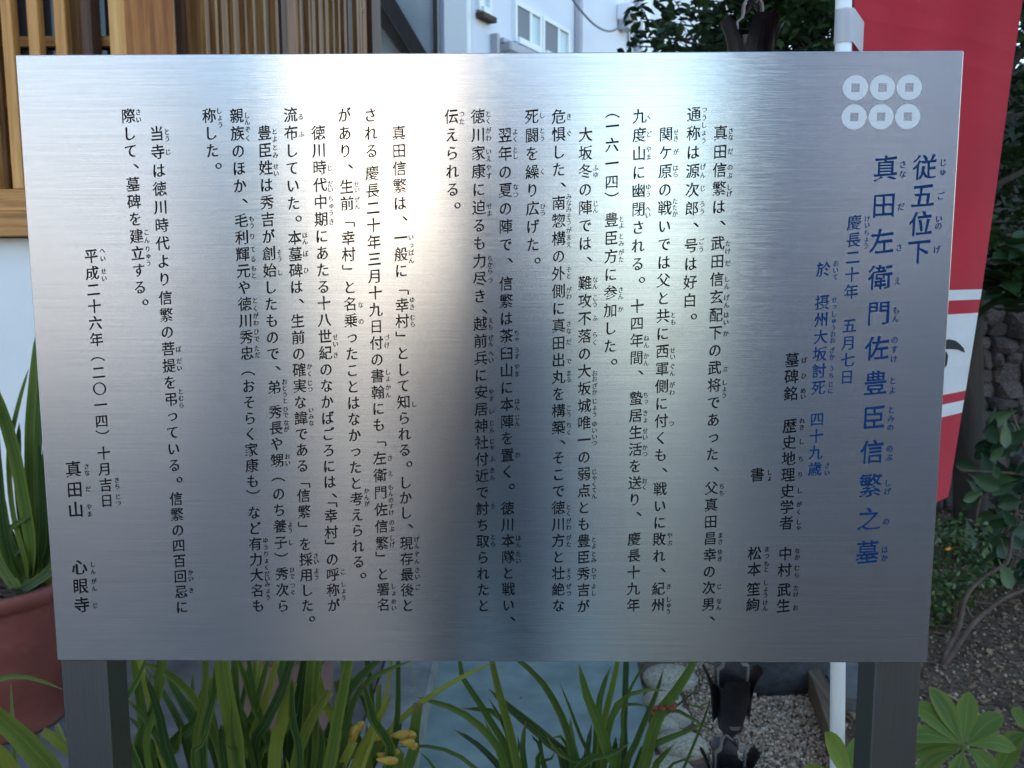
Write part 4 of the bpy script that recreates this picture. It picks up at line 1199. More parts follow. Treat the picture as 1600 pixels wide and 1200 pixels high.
NS, NZ = 28, 90
bm = bmesh.new()
uvl = bm.loops.layers.uv.new('UVMap')
grid = [[bm.verts.new(cloth_pt(i / NS, FZ0 + (FZ1 - FZ0) * j / NZ) - flag.location) for i in range(NS + 1)] for j in range(NZ + 1)]
for j in range(NZ):
    for i in range(NS):
        f = bm.faces.new((grid[j][i], grid[j][i + 1], grid[j + 1][i + 1], grid[j + 1][i]))
        for l, (a, b_) in zip(f.loops, ((i, j), (i + 1, j), (i + 1, j + 1), (i, j + 1))):
            l[uvl].uv = (a / NS, b_ / NZ)
m, t, b = mat('banner_cloth', rough=0.9)
zs = [edge_pt_z for edge_pt_z in []]


def v_of(py):
    """cloth V coordinate of a stripe border seen at that row of the outer edge"""
    best, bv = 1e9, 0
    for q in range(0, 1200):
        z = FZ0 + (FZ1 - FZ0) * q / 1200
        e_ = edge_pt(z) - CAM
        y_ = 600 - FPX * e_.dot(UP) / e_.dot(FWD)
        if abs(y_ - py) < best:
            best, bv = abs(y_ - py), q / 1200
    return bv


tc = t.nodes.new('ShaderNodeTexCoord')
sp = t.nodes.new('ShaderNodeSeparateXYZ')
t.links.new(tc.outputs['UV'], sp.inputs[0])
vv = [v_of(y) for y in (645.5, 628, 610.5, 491.5, 472.5, 455)]
rd, wh = (0.56, 0.018, 0.040), (0.80, 0.80, 0.83)
r_ = t.nodes.new('ShaderNodeValToRGB')
r_.color_ramp.interpolation = 'CONSTANT'
cr = r_.color_ramp
cr.elements[0].color = (*rd, 1)
cr.elements[1].position = vv[0]
cr.elements[1].color = (*wh, 1)
for p_, c_ in zip(vv[1:], (rd, wh, rd, wh, rd)):
    e = cr.elements.new(p_)
    e.color = (*c_, 1)
t.links.new(sp.outputs[1], r_.inputs[0])
f = noise(t, coords(t), 7, 5)
c = mixc(t, 1.0, r_.outputs[0], ramp(t, f, [(0.3, (0.90, 0.9, 0.9)), (0.7, (1.05, 1.05, 1.05))]), 'MULTIPLY')
fl = noise(t, coords(t), 16, 2)
c = mixc(t, mathn(t, 'MULTIPLY', ramp(t, fl, [(0.74, (0, 0, 0)), (0.80, (1, 1, 1))]), 0.18), c, (0.7, 0.45, 0.45))
t.links.new(c, b.inputs['Base Color'])
wvn = N(t, 'ShaderNodeTexNoise', Scale=600.0, Detail=2.0)
t.links.new(coords(t), wvn.inputs['Vector'])
crs = noise(t, coords(t, (1.5, 1.5, 9)), 2.2, 3, 0.5)
fold1 = N(t, 'ShaderNodeTexWave', Scale=0.62, Distortion=1.2, Detail=2.0)
fold1.bands_direction = 'Z'
t.links.new(coords(t), fold1.inputs['Vector'])
fold2 = ramp(t, fold1.outputs['Fac'], [(0.93, (0, 0, 0)), (0.985, (1, 1, 1)), (1.0, (0.2, 0.2, 0.2))])
hb = mathn(t, 'ADD', mathn(t, 'MULTIPLY', crs, 1.0), mathn(t, 'MULTIPLY', fold2, 0.35))
bb = bump(t, b, hb, 0.5, 0.006)
bw_ = N(t, 'ShaderNodeBump', Strength=0.2, Distance=0.0006)
t.links.new(wvn.outputs['Fac'], bw_.inputs['Height'])
t.links.new(bb.outputs[0], bw_.inputs['Normal'])
t.links.new(bw_.outputs[0], b.inputs['Normal'])
b.inputs['Sheen Weight'].default_value = 0.1
tr = t.nodes.new('ShaderNodeBsdfTranslucent')
t.links.new(c, tr.inputs[0])
ms = t.nodes.new('ShaderNodeMixShader')
ms.inputs[0].default_value = 0.3
t.links.new(b.outputs[0], ms.inputs[1])
t.links.new(tr.outputs[0], ms.inputs[2])
t.links.new(ms.outputs[0], t.nodes['Material Output'].inputs[0])
M['banner'] = m
link('cloth', mesh_from(bm, 'cloth', True), m, flag)
# stitched white tabs round the pole
zt = at(1320, 42, DP).z
for kk, z in enumerate((zt, zt + 0.40, zt + 0.8)):
    pc = foot + dirp * ((z - foot.z) / dirp.z)
    sc = 0.024
    bm = bmesh.new()
    rr = 0.0142
    ring0, ring1 = [], []
    away = (cloth_pt(0.2, z) - pc)
    away.z = 0
    away.normalize()
    ang0 = math.atan2(away.y, away.x)
    pts2 = [pc + away * 0.042 + Vector((away.y, -away.x, 0)) * 0.003]
    for q in range(13):
        a = ang0 - math.pi * 0.28 - q * (2 * math.pi * 0.72) / 12
        pts2.append(pc + Vector((math.cos(a), math.sin(a), 0)) * rr)
    pts2.append(pc + away * 0.042 - Vector((away.y, -away.x, 0)) * 0.001)
    for q, p in enumerate(pts2):
        drop = 0.012 if q in (0, len(pts2) - 1) else 0
        ring0.append(bm.verts.new(p + Vector((0, 0, sc - drop)) - flag.location))
        ring1.append(bm.verts.new(p + Vector((0, 0, -sc - drop)) - flag.location))
    for q in range(len(pts2) - 1):
        bm.faces.new((ring0[q], ring0[q + 1], ring1[q + 1], ring1[q]))
    bmesh.ops.solidify(bm, geom=bm.faces[:], thickness=0.0012)
    bmesh.ops.recalc_face_normals(bm, faces=bm.faces)
    link('tab', mesh_from(bm, 'tab'), M['plastic_white'], flag)
# top rod of the banner, above the picture
za = FZ1 + 0.012
tube('top_rod', [foot + dirp * ((za - foot.z) / dirp.z), edge_pt(za) + Vector((0, 0, .01))], 0.005, M['pole_white'], flag, 8)


def crest_patch(poly):
    """flat print on the cloth: a patch whose points follow the cloth surface"""
    out = []
    for x, y in poly:
        v = ray(x, y)
        best, bp = 1e9, None
        for si in range(0, 101):
            s = si / 100
            # height where this column of cloth crosses the ray: iterate
            z = CAM.z + v.z * 1.6
            for _ in range(6):
                p = cloth_pt(s, z)
                z = CAM.z + v.z * (p.y - CAM.y) / v.y
            p = cloth_pt(s, z)
            q = CAM + v * ((p.y - CAM.y) / v.y)
            d_ = abs(q.x - p.x)
            if d_ < best:
                best, bp = d_, p
        out.append(bp)
    return out


def arc_band(oute, inne, name):
    bm = bmesh.new()
    A_ = crest_patch(oute)
    B_ = crest_patch(inne)
    toward = Vector((-0.3, -1, 0)).normalized() * 0.0016
    va = [bm.verts.new(p + toward - flag.location) for p in A_]
    vb = [bm.verts.new(p + toward - flag.location) for p in B_]
    for q in range(len(va) - 1):
        bm.faces.new((va[q], va[q + 1], vb[q + 1], vb[q]))
    bmesh.ops.recalc_face_normals(bm, faces=bm.faces)
    link(name, mesh_from(bm, name), M['ink_cloth'], flag)


arc_band([(1446, 552), (1449, 545), (1455, 539), (1463, 534), (1472, 531), (1483, 530), (1492, 532), (1500, 537), (1505, 544), (1507.5, 551)],
         [(1446.5, 552), (1451, 550), (1457, 548), (1464, 546.5), (1472, 545.5), (1483, 545.5), (1491, 545.5), (1497, 546.5), (1502, 548.5), (1507, 551)], 'crest_stroke')
arc_band([(1479.5, 549), (1480.5, 556), (1480.5, 564), (1479, 570), (1476, 576), (1470, 580), (1463, 578)],
         [(1476, 549), (1474, 556), (1473, 564), (1471, 569), (1469, 571), (1467, 572), (1463, 573)], 'crest_stroke')

# ================================================================== RAIN CHAIN
DC = 1.56
ztop_ = at(1172, 35, DC).z
zbot_ = at(1144, 1176, DC).z
pit = (ztop_ - zbot_) / 8
cxp = at(1158, 600, DC)
chain = empty('rain_chain', 'dark copper rain chain of petal cups hanging down behind the sign', 'rain chain', (cxp.x, cxp.y, 0))
hw = 0.5 * 97 * DC / FPX               # half width over the petals
# cup: bucket with scalloped rim
def petal_mesh(w_top, w_bot, r_top, r_mid, r_bot, z_top, z_bot, name, tipz=0.008, n=8, mth=6):
    bm = bmesh.new()
    rows = []
    for j in range(n + 1):
        k = j / n                       # 0 bottom, 1 top
        z = z_bot + (z_top - z_bot) * k
        r_ = r_bot + (r_mid - r_bot) * k + (r_top - r_mid) * k ** 4
        half = (w_bot + (w_top - w_bot) * math.sin(min(k / 0.72, 1) * math.pi / 2)) * 0.5
        if k > 0.5:
            half *= 1 - 0.42 * math.sin((k - 0.5) * math.pi)
        if k > 0.93:
            half *= 0.75
        if k < 0.15:
            half *= 0.55 + 3 * k
        row = []
        for i in range(mth + 1):
            s = (i / mth * 2 - 1)
            a = s * half / max(r_mid, .01)
            row.append(bm.verts.new((r_ * math.cos(a), r_ * math.sin(a) * 1.0, z)))
        rows.append(row)
    for j in range(n):
        for i in range(mth):
            bm.faces.new((rows[j][i], rows[j][i + 1], rows[j + 1][i + 1], rows[j + 1][i]))
    bmesh.ops.solidify(bm, geom=bm.faces[:], thickness=0.0018)
    bmesh.ops.recalc_face_normals(bm, faces=bm.faces)
    for f in bm.faces:
        if f.calc_area() < 2.4e-5:
            f.material_index = 1
    me = mesh_from(bm, name, False)
    me.materials.append(M['chain'])
    me.materials.append(M['ring'])
    return me


H = pit
me_pet = petal_mesh(0.068, 0.030, hw, hw * 0.74, hw * 0.62, 0.002, -0.62 * H, 'petal', n=14)
me_buck = lathe_mesh('cup', [(0.0, -0.735 * H), (0.018, -0.73 * H), (0.0225, -0.70 * H), (0.0295, -0.45 * H), (0.034, -0.16 * H), (0.0325, -0.16 * H), (0.028, -0.45 * H), (0.020, -0.69 * H), (0, -0.70 * H)], 10, False)
me_buck.materials.append(M['chain'])


def ring_mesh():
    """the stepped wire stirrup that the cup above hooks into"""
    bm = bmesh.new()
    pts = [(-0.027, -0.30), (-0.027, 0.00), (-0.018, 0.04), (-0.016, 0.10)]
    for q in range(9):
        a = math.pi - q * math.pi / 8
        pts.append((0.0165 * math.cos(a), 0.13 + 0.12 * math.sin(a)))
    pts += [(0.016, 0.10), (0.018, 0.06), (0.029, 0.055), (0.029, -0.02), (0.027, -0.30)]
    P3 = [Vector((x, 0, z * H)) for x, z in pts]
    prev = None
    for i, p in enumerate(P3):
        a, c_ = P3[max(i - 1, 0)], P3[min(i + 1, len(P3) - 1)]
        tn = (c_ - a).normalized()
        nn = Vector((-tn.z, 0, tn.x)) * 0.0017
        rg = [bm.verts.new(p + nn + Vector((0, -.005, 0))), bm.verts.new(p + nn + Vector((0, .005, 0))), bm.verts.new(p - nn + Vector((0, .005, 0))), bm.verts.new(p - nn + Vector((0, -.005, 0)))]
        if prev:
            for q in range(4):
                bm.faces.new((prev[q], prev[(q + 1) % 4], rg[(q + 1) % 4], rg[q]))
        prev = rg
    bmesh.ops.recalc_face_normals(bm, faces=bm.faces)
    me = mesh_from(bm, 'stirrup')
    me.materials.append(M['ring'])
    return me


me_ring = ring_mesh()
bm = bmesh.new()
for sg in (-1, 1):
    tube_bm(bm, [Vector((sg * 0.013, 0, -0.72 * H)), Vector((sg * 0.010, .002 * sg, -0.78 * H)), Vector((-sg * 0.004, .003 * sg, -0.84 * H)), Vector((-sg * 0.012, 0, -0.92 * H))], [0.0035, 0.004, 0.0035, 0.002], 5)
bmesh.ops.recalc_face_normals(bm, faces=bm.faces)
me_hook = mesh_from(bm, 'hook')
me_hook.materials.append(M['chain'])
z = ztop_ + 8 * pit
n_cup = 0
cups = []
zz = ztop_ - 12 * pit
zlist = []
z = ztop_ + 8 * pit
while z > 0.2:
    if z < EZ:
        zlist.append(z)
    z -= pit
for q, z in enumerate(zlist):
    i_rel = round((ztop_ - z) / pit)
    c_ = link('cup', me_buck, None, chain)
    c_.location = (0, 0, z)
    rotz = R(14) if i_rel == 0 else (R(0) if i_rel in (7, 8) else random.uniform(-.6, .6))
    c_.rotation_euler = (0, 0, rotz)
    for a in range(4):
        p_ = link('petal', me_pet, None, c_)
        p_.rotation_euler = (0, 0, a * math.pi / 2)
    r_ = link('stirrup', me_ring, None, c_)
    r_.rotation_euler = (0, 0, -rotz * 0.6)
    h_ = link('hook', me_hook, None, c_)
    h_.rotation_euler = (0, 0, -rotz)

# ================================================================== STRAP-LEAVED ORCHIDS


def strap_mesh(path, width, prof='strap', fold=0.28, facing=None, n=20):
    C_ = catmull(path, n)
    bm = bmesh.new()
    uvl = bm.loops.layers.uv.new('UVMap')
    rows = []
    fc = facing or Vector((0, -1, 0.35))
    tw = random.uniform(-0.5, 0.5)
    for i, p in enumerate(C_):
        k = i / (n - 1)
        tn = (C_[min(i + 1, n - 1)] - C_[max(i - 1, 0)]).normalized()
        f_ = (fc + Vector((0.5 * tw * (1 - k) + 0.35 * tw, 0, 0))).normalized()
        s_ = tn.cross(f_)
        if s_.length < 1e-3:
            s_ = Vector((1, 0, 0))
        s_.normalize()
        nn = s_.cross(tn).normalized()
        if nn.dot(f_) < 0:
            nn = -nn
        if prof == 'strap':
            wk = (0.75 + 0.25 * min(k / 0.3, 1)) * (1 if k < 0.6 else math.sqrt(max(1 - ((k - 0.6) / 0.4) ** 1.9, 0.0)) + 0.02)
        elif prof == 'cut':
            wk = (0.75 + 0.25 * min(k / 0.3, 1)) * (1 if k < 0.8 else 1 - (k - 0.8) * 0.9)
        elif prof == 'down':
            wk = (0.7 + 0.3 * min(k / 0.3, 1)) * (1 if k < 0.7 else (1 - k) / 0.3 * 0.9 + 0.1)
        else:                            # obovate blade
            wk = 0.10 + 0.9 * math.sin(math.pi * min(max((k - 0.12) / 0.88, 0), 1) ** 1.35) ** 0.75 if k > 0.12 else 0.08
            wk = max(wk, 0.05)
        h = width * wk * 0.5
        dn = -nn * (h * fold)
        rows.append([bm.verts.new(p - s_ * h - dn * -1 * 0), bm.verts.new(p - s_ * h * 0.5 + dn * 0.6), bm.verts.new(p + dn), bm.verts.new(p + s_ * h * 0.5 + dn * 0.6), bm.verts.new(p + s_ * h)])
    for i in range(n - 1):
        for j in range(4):
            f = bm.faces.new((rows[i][j], rows[i][j + 1], rows[i + 1][j + 1], rows[i + 1][j]))
            for l, (a, c) in zip(f.loops, ((j, i), (j + 1, i), (j + 1, i + 1), (j, i + 1))):
                l[uvl].uv = (a / 4, c / (n - 1))
    return mesh_from(bm, 'leaf', True)


def orchid(parent, leaves, cx_, cy_, d_base, spread=0.25, base_override=None):
    for q, lf in enumerate(leaves):
        pts, wpx, kind = lf
        # pts listed from the tip down; turn round so that they run base -> tip
        dt = d_base + ((q * 37) % 11 - 5) * 0.022
        P = [p for p in pts]
        n_ = len(P)
        W = []
        for i, (x, y) in enumerate(P):
            k = i / max(n_ - 1, 1)
            W.append(at(x, y, dt + (d_base - dt) * k * 0.6))
        last = P[-1]
        bx = cx_ + (last[0] - cx_) * spread
        if base_override is None:
            W.append(at(bx, cy_, d_base + ((q * 13) % 7 - 3) * 0.012))
        else:
            W.append(base_override + Vector((random.uniform(-.05, .05), random.uniform(-.05, .03), 0)))
        W.reverse()
        prof = {'c': 'cut', 'd': 'down'}.get(kind[0], 'strap')
        mt = M['strap_yellow'] if 'y' in kind else (M['strap_dark'] if 'k' in kind else M['strap'])
        me = strap_mesh(W, wpx * 1.12 * dt / FPX, prof)
        me.transform(Matrix.Translation(-parent.location))
        link('leaf', me, mt, parent)


def pot(parent, radius, height, material, z0=0.0, rim=0.03):
    r2 = radius * 0.78
    me = lathe_mesh('pot', [(0.0, 0.0), (r2, 0.0), (r2 + 0.004, 0.01), (radius * 0.965, height - rim - 0.006), (radius * 0.97, height - rim), (radius * 1.03, height - rim + 0.003), (radius * 1.05, height - 0.006), (radius * 1.035, height),
                            (radius * 0.95, height - 0.003), (radius * 0.93, height - 0.05), (0, height - 0.05)], 48)
    me.materials.append(material)
    o = link('pot', me, None, parent)
    o.location = (0, 0, z0)
    n = 500
    a = rng.uniform(0, 2 * np.pi, n)
    rr = radius * 0.9 * np.sqrt(rng.uniform(0, 1, n))
    pos = np.stack([rr * np.cos(a), rr * np.sin(a), z0 + height - 0.045 + rng.uniform(0, .02, n)], -1)
    me = soup('bark_mulch', CHIP_V, CHIP_F, pos, rand_rot(n, 0.9), rng.uniform(0.02, 0.05, n), M['chip'])
    tag(link('bark_mulch', me, None, parent), kind='stuff')


# --- clump A/B behind the left half of the sign
pA = at(425, 1500, 1.33)
orA = empty('potted_orchid', 'dense strap leaved orchid with yellow flowers under the left half of the sign', 'potted plant', (pA.x, pA.y + 0.02, 0), 'potted orchids round the sign')
pot(orA, 0.15, 0.27, M['pot_dark'])
LA = [
 ([(232, 1020), (218, 1055), (201, 1090), (196, 1150)], 13, 'sk'), ([(213, 1034), (250, 1045), (290, 1075), (320, 1120), (350, 1200)], 17, 's'),
 ([(228, 1038), (260, 1090), (290, 1150), (310, 1210)], 14, 's'), ([(226, 1050), (250, 1120), (270, 1200)], 16, 'sk'), ([(218, 1078), (232, 1145), (242, 1210)], 8, 'cy'),
 ([(256, 1050), (300, 1120), (345, 1195)], 19, 's'), ([(195, 1090), (225, 1120), (250, 1160), (275, 1220)], 14, 's'), ([(195, 1115), (230, 1150), (262, 1220)], 12, 'sk'),
 ([(303, 1043), (300, 1090), (303, 1160), (315, 1220)], 11, 's'), ([(326, 1015), (318, 1100), (312, 1210)], 14, 's'), ([(337, 1050), (325, 1125), (318, 1210)], 6, 'sy'),
 ([(340, 930), (345, 1020), (354, 1090), (366, 1150), (372, 1210)], 32, 's'), ([(385, 1000), (395, 1080), (405, 1120), (420, 1200)], 11, 's'), ([(408, 990), (399, 1080), (410, 1120), (425, 1200)], 10, 'sy'),
 ([(470, 975), (440, 1080), (415, 1130), (395, 1200)], 16, 'sk'), ([(478, 970), (455, 1040), (425, 1110), (400, 1200)], 13, 's'), ([(520, 1015), (495, 1045), (468, 1070), (445, 1110), (428, 1200)], 10, 'sk'),
 ([(456, 1066), (440, 1130), (428, 1210)], 20, 'cy'), ([(485, 985), (472, 1060), (462, 1130), (455, 1210)], 19, 'sk'), ([(489, 1056), (478, 1110), (466, 1200)], 11, 's'),
 ([(516, 1080), (490, 1118), (472, 1160), (458, 1220)], 16, 'c'), ([(605, 1020), (560, 1060), (535, 1095), (515, 1150), (492, 1210)], 18, 's'),
 ([(556, 980), (540, 1060), (528, 1120), (512, 1210)], 21, 's'), ([(551, 1156), (547, 1110), (534, 1030), (514, 968), (492, 985), (482, 1080), (470, 1220)], 13, 'd'),
 ([(589, 1152), (584, 1110), (575, 1040), (563, 972), (548, 990), (540, 1080), (525, 1220)], 13, 'd'), ([(646, 1032), (595, 1051), (562, 1078), (545, 1120), (528, 1210)], 11, 's'),
 ([(622, 960), (622, 1060), (620, 1125), (600, 1220)], 9, 'sk'), ([(775, 1033), (738, 1050), (700, 1070), (655, 1100), (620, 1130), (590, 1170), (565, 1230)], 9, 'sy'),
 ([(553, 1158), (540, 1185), (520, 1240)], 15, 'cy'), ([(573, 1130), (574, 1180), (566, 1240)], 16, 's'), ([(460, 1136), (462, 1200)], 14, 'ck'), ([(445, 1182), (450, 1230)], 7, 'sy'),
 ([(606, 1158), (588, 1188), (560, 1240)], 14, 'sk'), ([(651, 1077), (645, 1050), (634, 1015), (618, 1000), (600, 1100), (560, 1220)], 6, 'dy'),
 ([(280, 1140), (300, 1200)], 14, 'sk'), ([(262, 1170), (268, 1210)], 9, 'sy'), ([(345, 1130), (352, 1200)], 15, 'sk'), ([(385, 1120), (390, 1200)], 13, 'sk'), ([(430, 1150), (433, 1205)], 18, 'sk'), ([(500, 1130), (498, 1205)], 16, 'sk'),
]
rf = random.Random(11)
for k in range(46):
    bx = rf.uniform(205, 640)
    tx = bx + rf.uniform(-70, 70)
    ty = rf.choice([rf.uniform(960, 1030), rf.uniform(1050, 1160)])
    if bx > 540 and ty < 1080:
        ty += 90
    LA.append(([(tx, ty), ((tx * .6 + bx * .4) + rf.uniform(-8, 8), ty * .55 + 1210 * .45), (bx, 1210)], rf.uniform(9, 18), rf.choice(['s', 's', 'sk', 'c', 's', 'sy'])))
orchid(orA, LA, 425, 1500, 1.33, 0.30)


def blossom(parent, petals):
    fl = None
    for (x, y, wpx, hpx, ang, dd) in petals:
        bm = bmesh.new()
        bmesh.ops.create_uvsphere(bm, u_segments=12, v_segments=8, radius=0.5)
        for v in bm.verts:
            v.co.z *= 0.8 + 0.5 * v.co.x
            v.co.y += 0.25 * v.co.x * v.co.x
        me = mesh_from(bm, 'petal', True)
        me.materials.append(M['flower'])
        o = link('flower' if fl is None else 'petal', me, None, parent if fl is None else fl)
        p = at(x, y, dd)
        s = (wpx * dd / FPX, hpx * 0.7 * dd / FPX, hpx * dd / FPX)
        if fl is None:
            fl = o
            fl0 = p
            o.location = p - parent.location
            o.scale = s
            o.rotation_euler = (0, R(ang), 0)
            inv = Matrix.LocRotScale(o.location, o.rotation_euler, o.scale).inverted()
        else:
            o.matrix_parent_inverse = inv
            o.location = p - parent.location
            o.scale = s
            o.rotation_euler = (0, R(ang), 0)
    return fl


blossom(orA, [(553, 1145, 16, 34, 8, 1.30), (543, 1150, 18, 30, -20, 1.32), (562, 1135, 14, 26, 25, 1.31)])
blossom(orA, [(533, 1180, 24, 34, -30, 1.31), (528, 1190, 18, 26, -10, 1.33)])
blossom(orA, [(624, 1148, 32, 17, -12, 1.30), (640, 1148, 24, 20, 30, 1.32), (636, 1160, 28, 17, 5, 1.30), (645, 1165, 18, 16, 20, 1.31), (588, 1153, 14, 14, 0, 1.30)])
blossom(orA, [(605, 1188, 38, 18, 4, 1.28), (612, 1176, 28, 14, -8, 1.30), (596, 1180, 18, 12, 20, 1.30)])

# --- clumps C/D behind the middle
pC = at(890, 1500, 1.58)
orC = empty('potted_orchid', 'open strap leaved orchid arching over the blue green path below the middle of the sign', 'potted plant', (pC.x, pC.y, 0), 'potted orchids round the sign')
pot(orC, 0.13, 0.16, M['pot_dark'])
LC = [
 ([(648, 1088), (680, 1098), (715, 1110), (750, 1135), (775, 1165), (792, 1210)], 13, 's'), ([(612, 1168), (650, 1165), (690, 1170), (725, 1186), (752, 1212), (770, 1245)], 7, 's'), ([(653, 1172), (675, 1195), (700, 1240)], 7, 's'),
 ([(762, 985), (770, 1040), (782, 1090), (797, 1145), (810, 1205)], 13, 's'), ([(717, 1000), (721, 1055), (745, 1092), (772, 1137), (802, 1205)], 11, 's'), ([(763, 1076), (795, 1105), (825, 1130), (852, 1155), (885, 1205)], 17, 'sk'),
 ([(763, 1090), (785, 1130), (803, 1190)], 8, 'sk'), ([(720, 1107), (745, 1108), (772, 1113), (792, 1135), (808, 1200)], 12, 'sk'), ([(709, 1140), (742, 1160), (772, 1190), (792, 1230)], 11, 'sk'),
 ([(780, 1005), (808, 1030), (842, 1060), (867, 1098), (887, 1145), (897, 1210)], 12, 's'), ([(822, 1124), (820, 1205)], 12, 's'), ([(830, 1148), (850, 1200)], 8, 'sk'),
 ([(857, 1153), (872, 1148), (888, 1168), (894, 1210)], 9, 'sk'), ([(874, 1066), (890, 1105), (905, 1148), (920, 1205)], 6, 's'), ([(904, 1036), (918, 1090), (935, 1130), (950, 1175), (960, 1210)], 18, 's'),
 ([(972, 990), (962, 1050), (950, 1100), (938, 1150), (935, 1210)], 11, 's'), ([(955, 1040), (940, 1080), (934, 1120), (930, 1205)], 13, 's'), ([(1046, 1080), (1015, 1077), (980, 1087), (960, 1107), (948, 1150), (942, 1210)], 10, 's'),
 ([(1020, 1105), (980, 1099), (962, 1110), (950, 1150), (944, 1200)], 8, 's'), ([(980, 960), (978, 1050), (975, 1130), (970, 1210)], 9, 'ck'), ([(1102, 1005), (1062, 1072), (1032, 1113), (1015, 1160), (1002, 1210)], 18, 's'),
 ([(1037, 1044), (1025, 1085), (1008, 1125), (990, 1170), (975, 1210)], 10, 's'), ([(1016, 1020), (1000, 1050), (984, 1078), (972, 1115), (968, 1180)], 6, 's'), ([(1098, 1132), (1060, 1148), (1020, 1165), (995, 1200)], 13, 's'),
 ([(1096, 1070), (1062, 1100), (1035, 1122), (1010, 1200)], 5, 'sk'), ([(1053, 1163), (1033, 1185), (1018, 1215)], 12, 's'), ([(1090, 1178), (1060, 1193), (1030, 1225)], 6, 's'),
 ([(1118, 1146), (1085, 1125), (1055, 1110), (1025, 1120), (1005, 1200)], 7, 's'), ([(985, 1160), (957, 1177), (930, 1182), (905, 1200), (895, 1240)], 13, 'sk'), ([(891, 1120), (893, 1160), (900, 1210)], 16, 's'),
 ([(925, 1130), (918, 1170), (916, 1210)], 13, 'sk'), ([(962, 1150), (955, 1210)], 14, 'sk'), ([(840, 1185), (855, 1215)], 10, 's'), ([(1070, 1088), (1085, 1110), (1100, 1124)], 5, 'sk'),
]
for k in range(10):
    bx = rf.uniform(790, 1000)
    tx = bx + rf.uniform(-60, 60)
    ty = rf.uniform(1120, 1185)
    LC.append(([(tx, ty), ((tx + bx) / 2 + rf.uniform(-6, 6), (ty + 1210) / 2), (bx, 1215)], rf.uniform(6, 10), rf.choice(['s', 'sk'])))
orchid(orC, LC, 890, 1500, 1.58, 0.22)
# dried red flower head on its stalk
fh = []
pf = at(1040, 1105, 1.55)
bm = bmesh.new()
for k in range(16):
    c_ = Vector((random.uniform(-.024, .024), random.uniform(-.012, .012), random.uniform(-.009, .009)))
    c_.z += c_.x * 0.25
    bmesh.ops.create_icosphere(bm, subdivisions=1, radius=random.uniform(.003, .006), matrix=Matrix.Translation(c_))
o = link('dried_flower', mesh_from(bm, 'dried_flower', True), M['flower_dry'], orC)
o.location = pf - orC.location

# --- big red pot at the left
zp = 0.087
pL = Vector((at(-8, 1050, 2.50).x, at(0, 1050, 2.50).y, zp))
orL = empty('potted_orchid', 'large brick red pot of strap leaved orchid at the left edge of the photo', 'potted plant', tuple(pL), 'potted orchids round the sign')
hp = at(0, 950, 2.50 - 0.26).z - zp
pot(orL, 0.255, hp, M['pot_red'], 0, 0.05)
bL = at(52, 905, 2.5)
bL.z = zp + hp - 0.04
LL = [
 ([(-30, 575), (-5, 620), (20, 700), (36, 780), (48, 860)], 22, 's'), ([(58, 515), (52, 590), (46, 690), (48, 790), (54, 870)], 15, 's'), ([(66, 560), (58, 650), (52, 740), (50, 820), (56, 880)], 20, 's'),
 ([(45, 575), (28, 635), (14, 710), (20, 800), (40, 880)], 9, 's'), ([(76, 660), (70, 740), (62, 820), (60, 880)], 13, 's'), ([(-2, 785), (8, 818), (22, 850), (36, 890)], 12, 's'), ([(45, 807), (22, 821), (4, 842), (14, 880)], 9, 's'),
 ([(78, 850), (48, 851), (22, 866), (12, 900)], 7, 'sk'), ([(-20, 700), (0, 780), (20, 860)], 16, 'sk'), ([(30, 660), (28, 760), (40, 860)], 14, 'sk'), ([(85, 700), (78, 800), (68, 880)], 14, 'sk'),
 ([(-10, 630), (-4, 740), (10, 850)], 15, 'sk'), ([(60, 690), (66, 790), (62, 870)], 12, 'sk'), ([(95, 720), (84, 810), (72, 880)], 15, 's'), ([(40, 955), (70, 932), (95, 905), (85, 890)], 13, 'cy'),
 ([(-60, 640), (-45, 760), (-10, 860)], 20, 's'), ([(110, 600), (100, 720), (80, 850)], 20, 's'), ([(130, 680), (112, 800), (88, 880)], 18, 'sk'),
]
orchid(orL, LL, 50, 905, 2.48, 0.5, bL)
# pink clay pot with its own leaves hidden behind the sign
pP = ground(432, 1170, 0.087)
orP = empty('potted_shrub', 'dusty pink clay pot glimpsed between the orchid leaves under the sign', 'potted plant', (pP.x, pP.y + 0.13, 0.087))
zr = at(430, 1010, pP.y + 0.02 - CAM.y).z
pot(orP, 0.150, max(zr - 0.087, 0.28), M['pot_pink'], 0, 0.04)
n = 260
a = rng.uniform(0, 2 * np.pi, n)
rr = 0.16 * np.sqrt(rng.uniform(0, 1, n))
pos = np.stack([rr * np.cos(a), rr * np.sin(a), zr - 0.05 + rng.uniform(0.0, 0.16, n)], -1)
tag(link('foliage', soup('foliage', LEAF_V, LEAF_F, pos, rand_rot(n, 1.0), rng.uniform(.03, .05, n), M['leaf_small']), None, orP), kind='stuff')

# --- low broad plants at the very bottom left, nearest to us
pB = at(40, 1420, 1.45)
orB = empty('potted_orchid', 'bright strap leaved orchid crossing the lower left corner before the red pot', 'potted plant', (pB.x, pB.y, 0), 'potted orchids round the sign')
pot(orB, 0.12, 0.16, M['pot_dark'])
LB = [
 ([(-40, 1085), (-5, 1118), (50, 1172), (88, 1240)], 34, 's'), ([(100, 1078), (65, 1064), (30, 1057), (-15, 1066), (-60, 1120)], 9, 's'), ([(17, 1066), (18, 1100), (22, 1160)], 6, 's'), ([(50, 1142), (60, 1180)], 8, 's'),
 ([(66, 1142), (90, 1160), (120, 1210)], 17, 'cy'), ([(88, 1132), (100, 1160), (125, 1220)], 10, 'c'), ([(-20, 1150), (10, 1190), (30, 1240)], 26, 'sy'),
]
orchid(orB, LB, 40, 1420, 1.45, 0.4)

# ================================================================== BROAD-LEAVED PLANTS
DU = 1.62


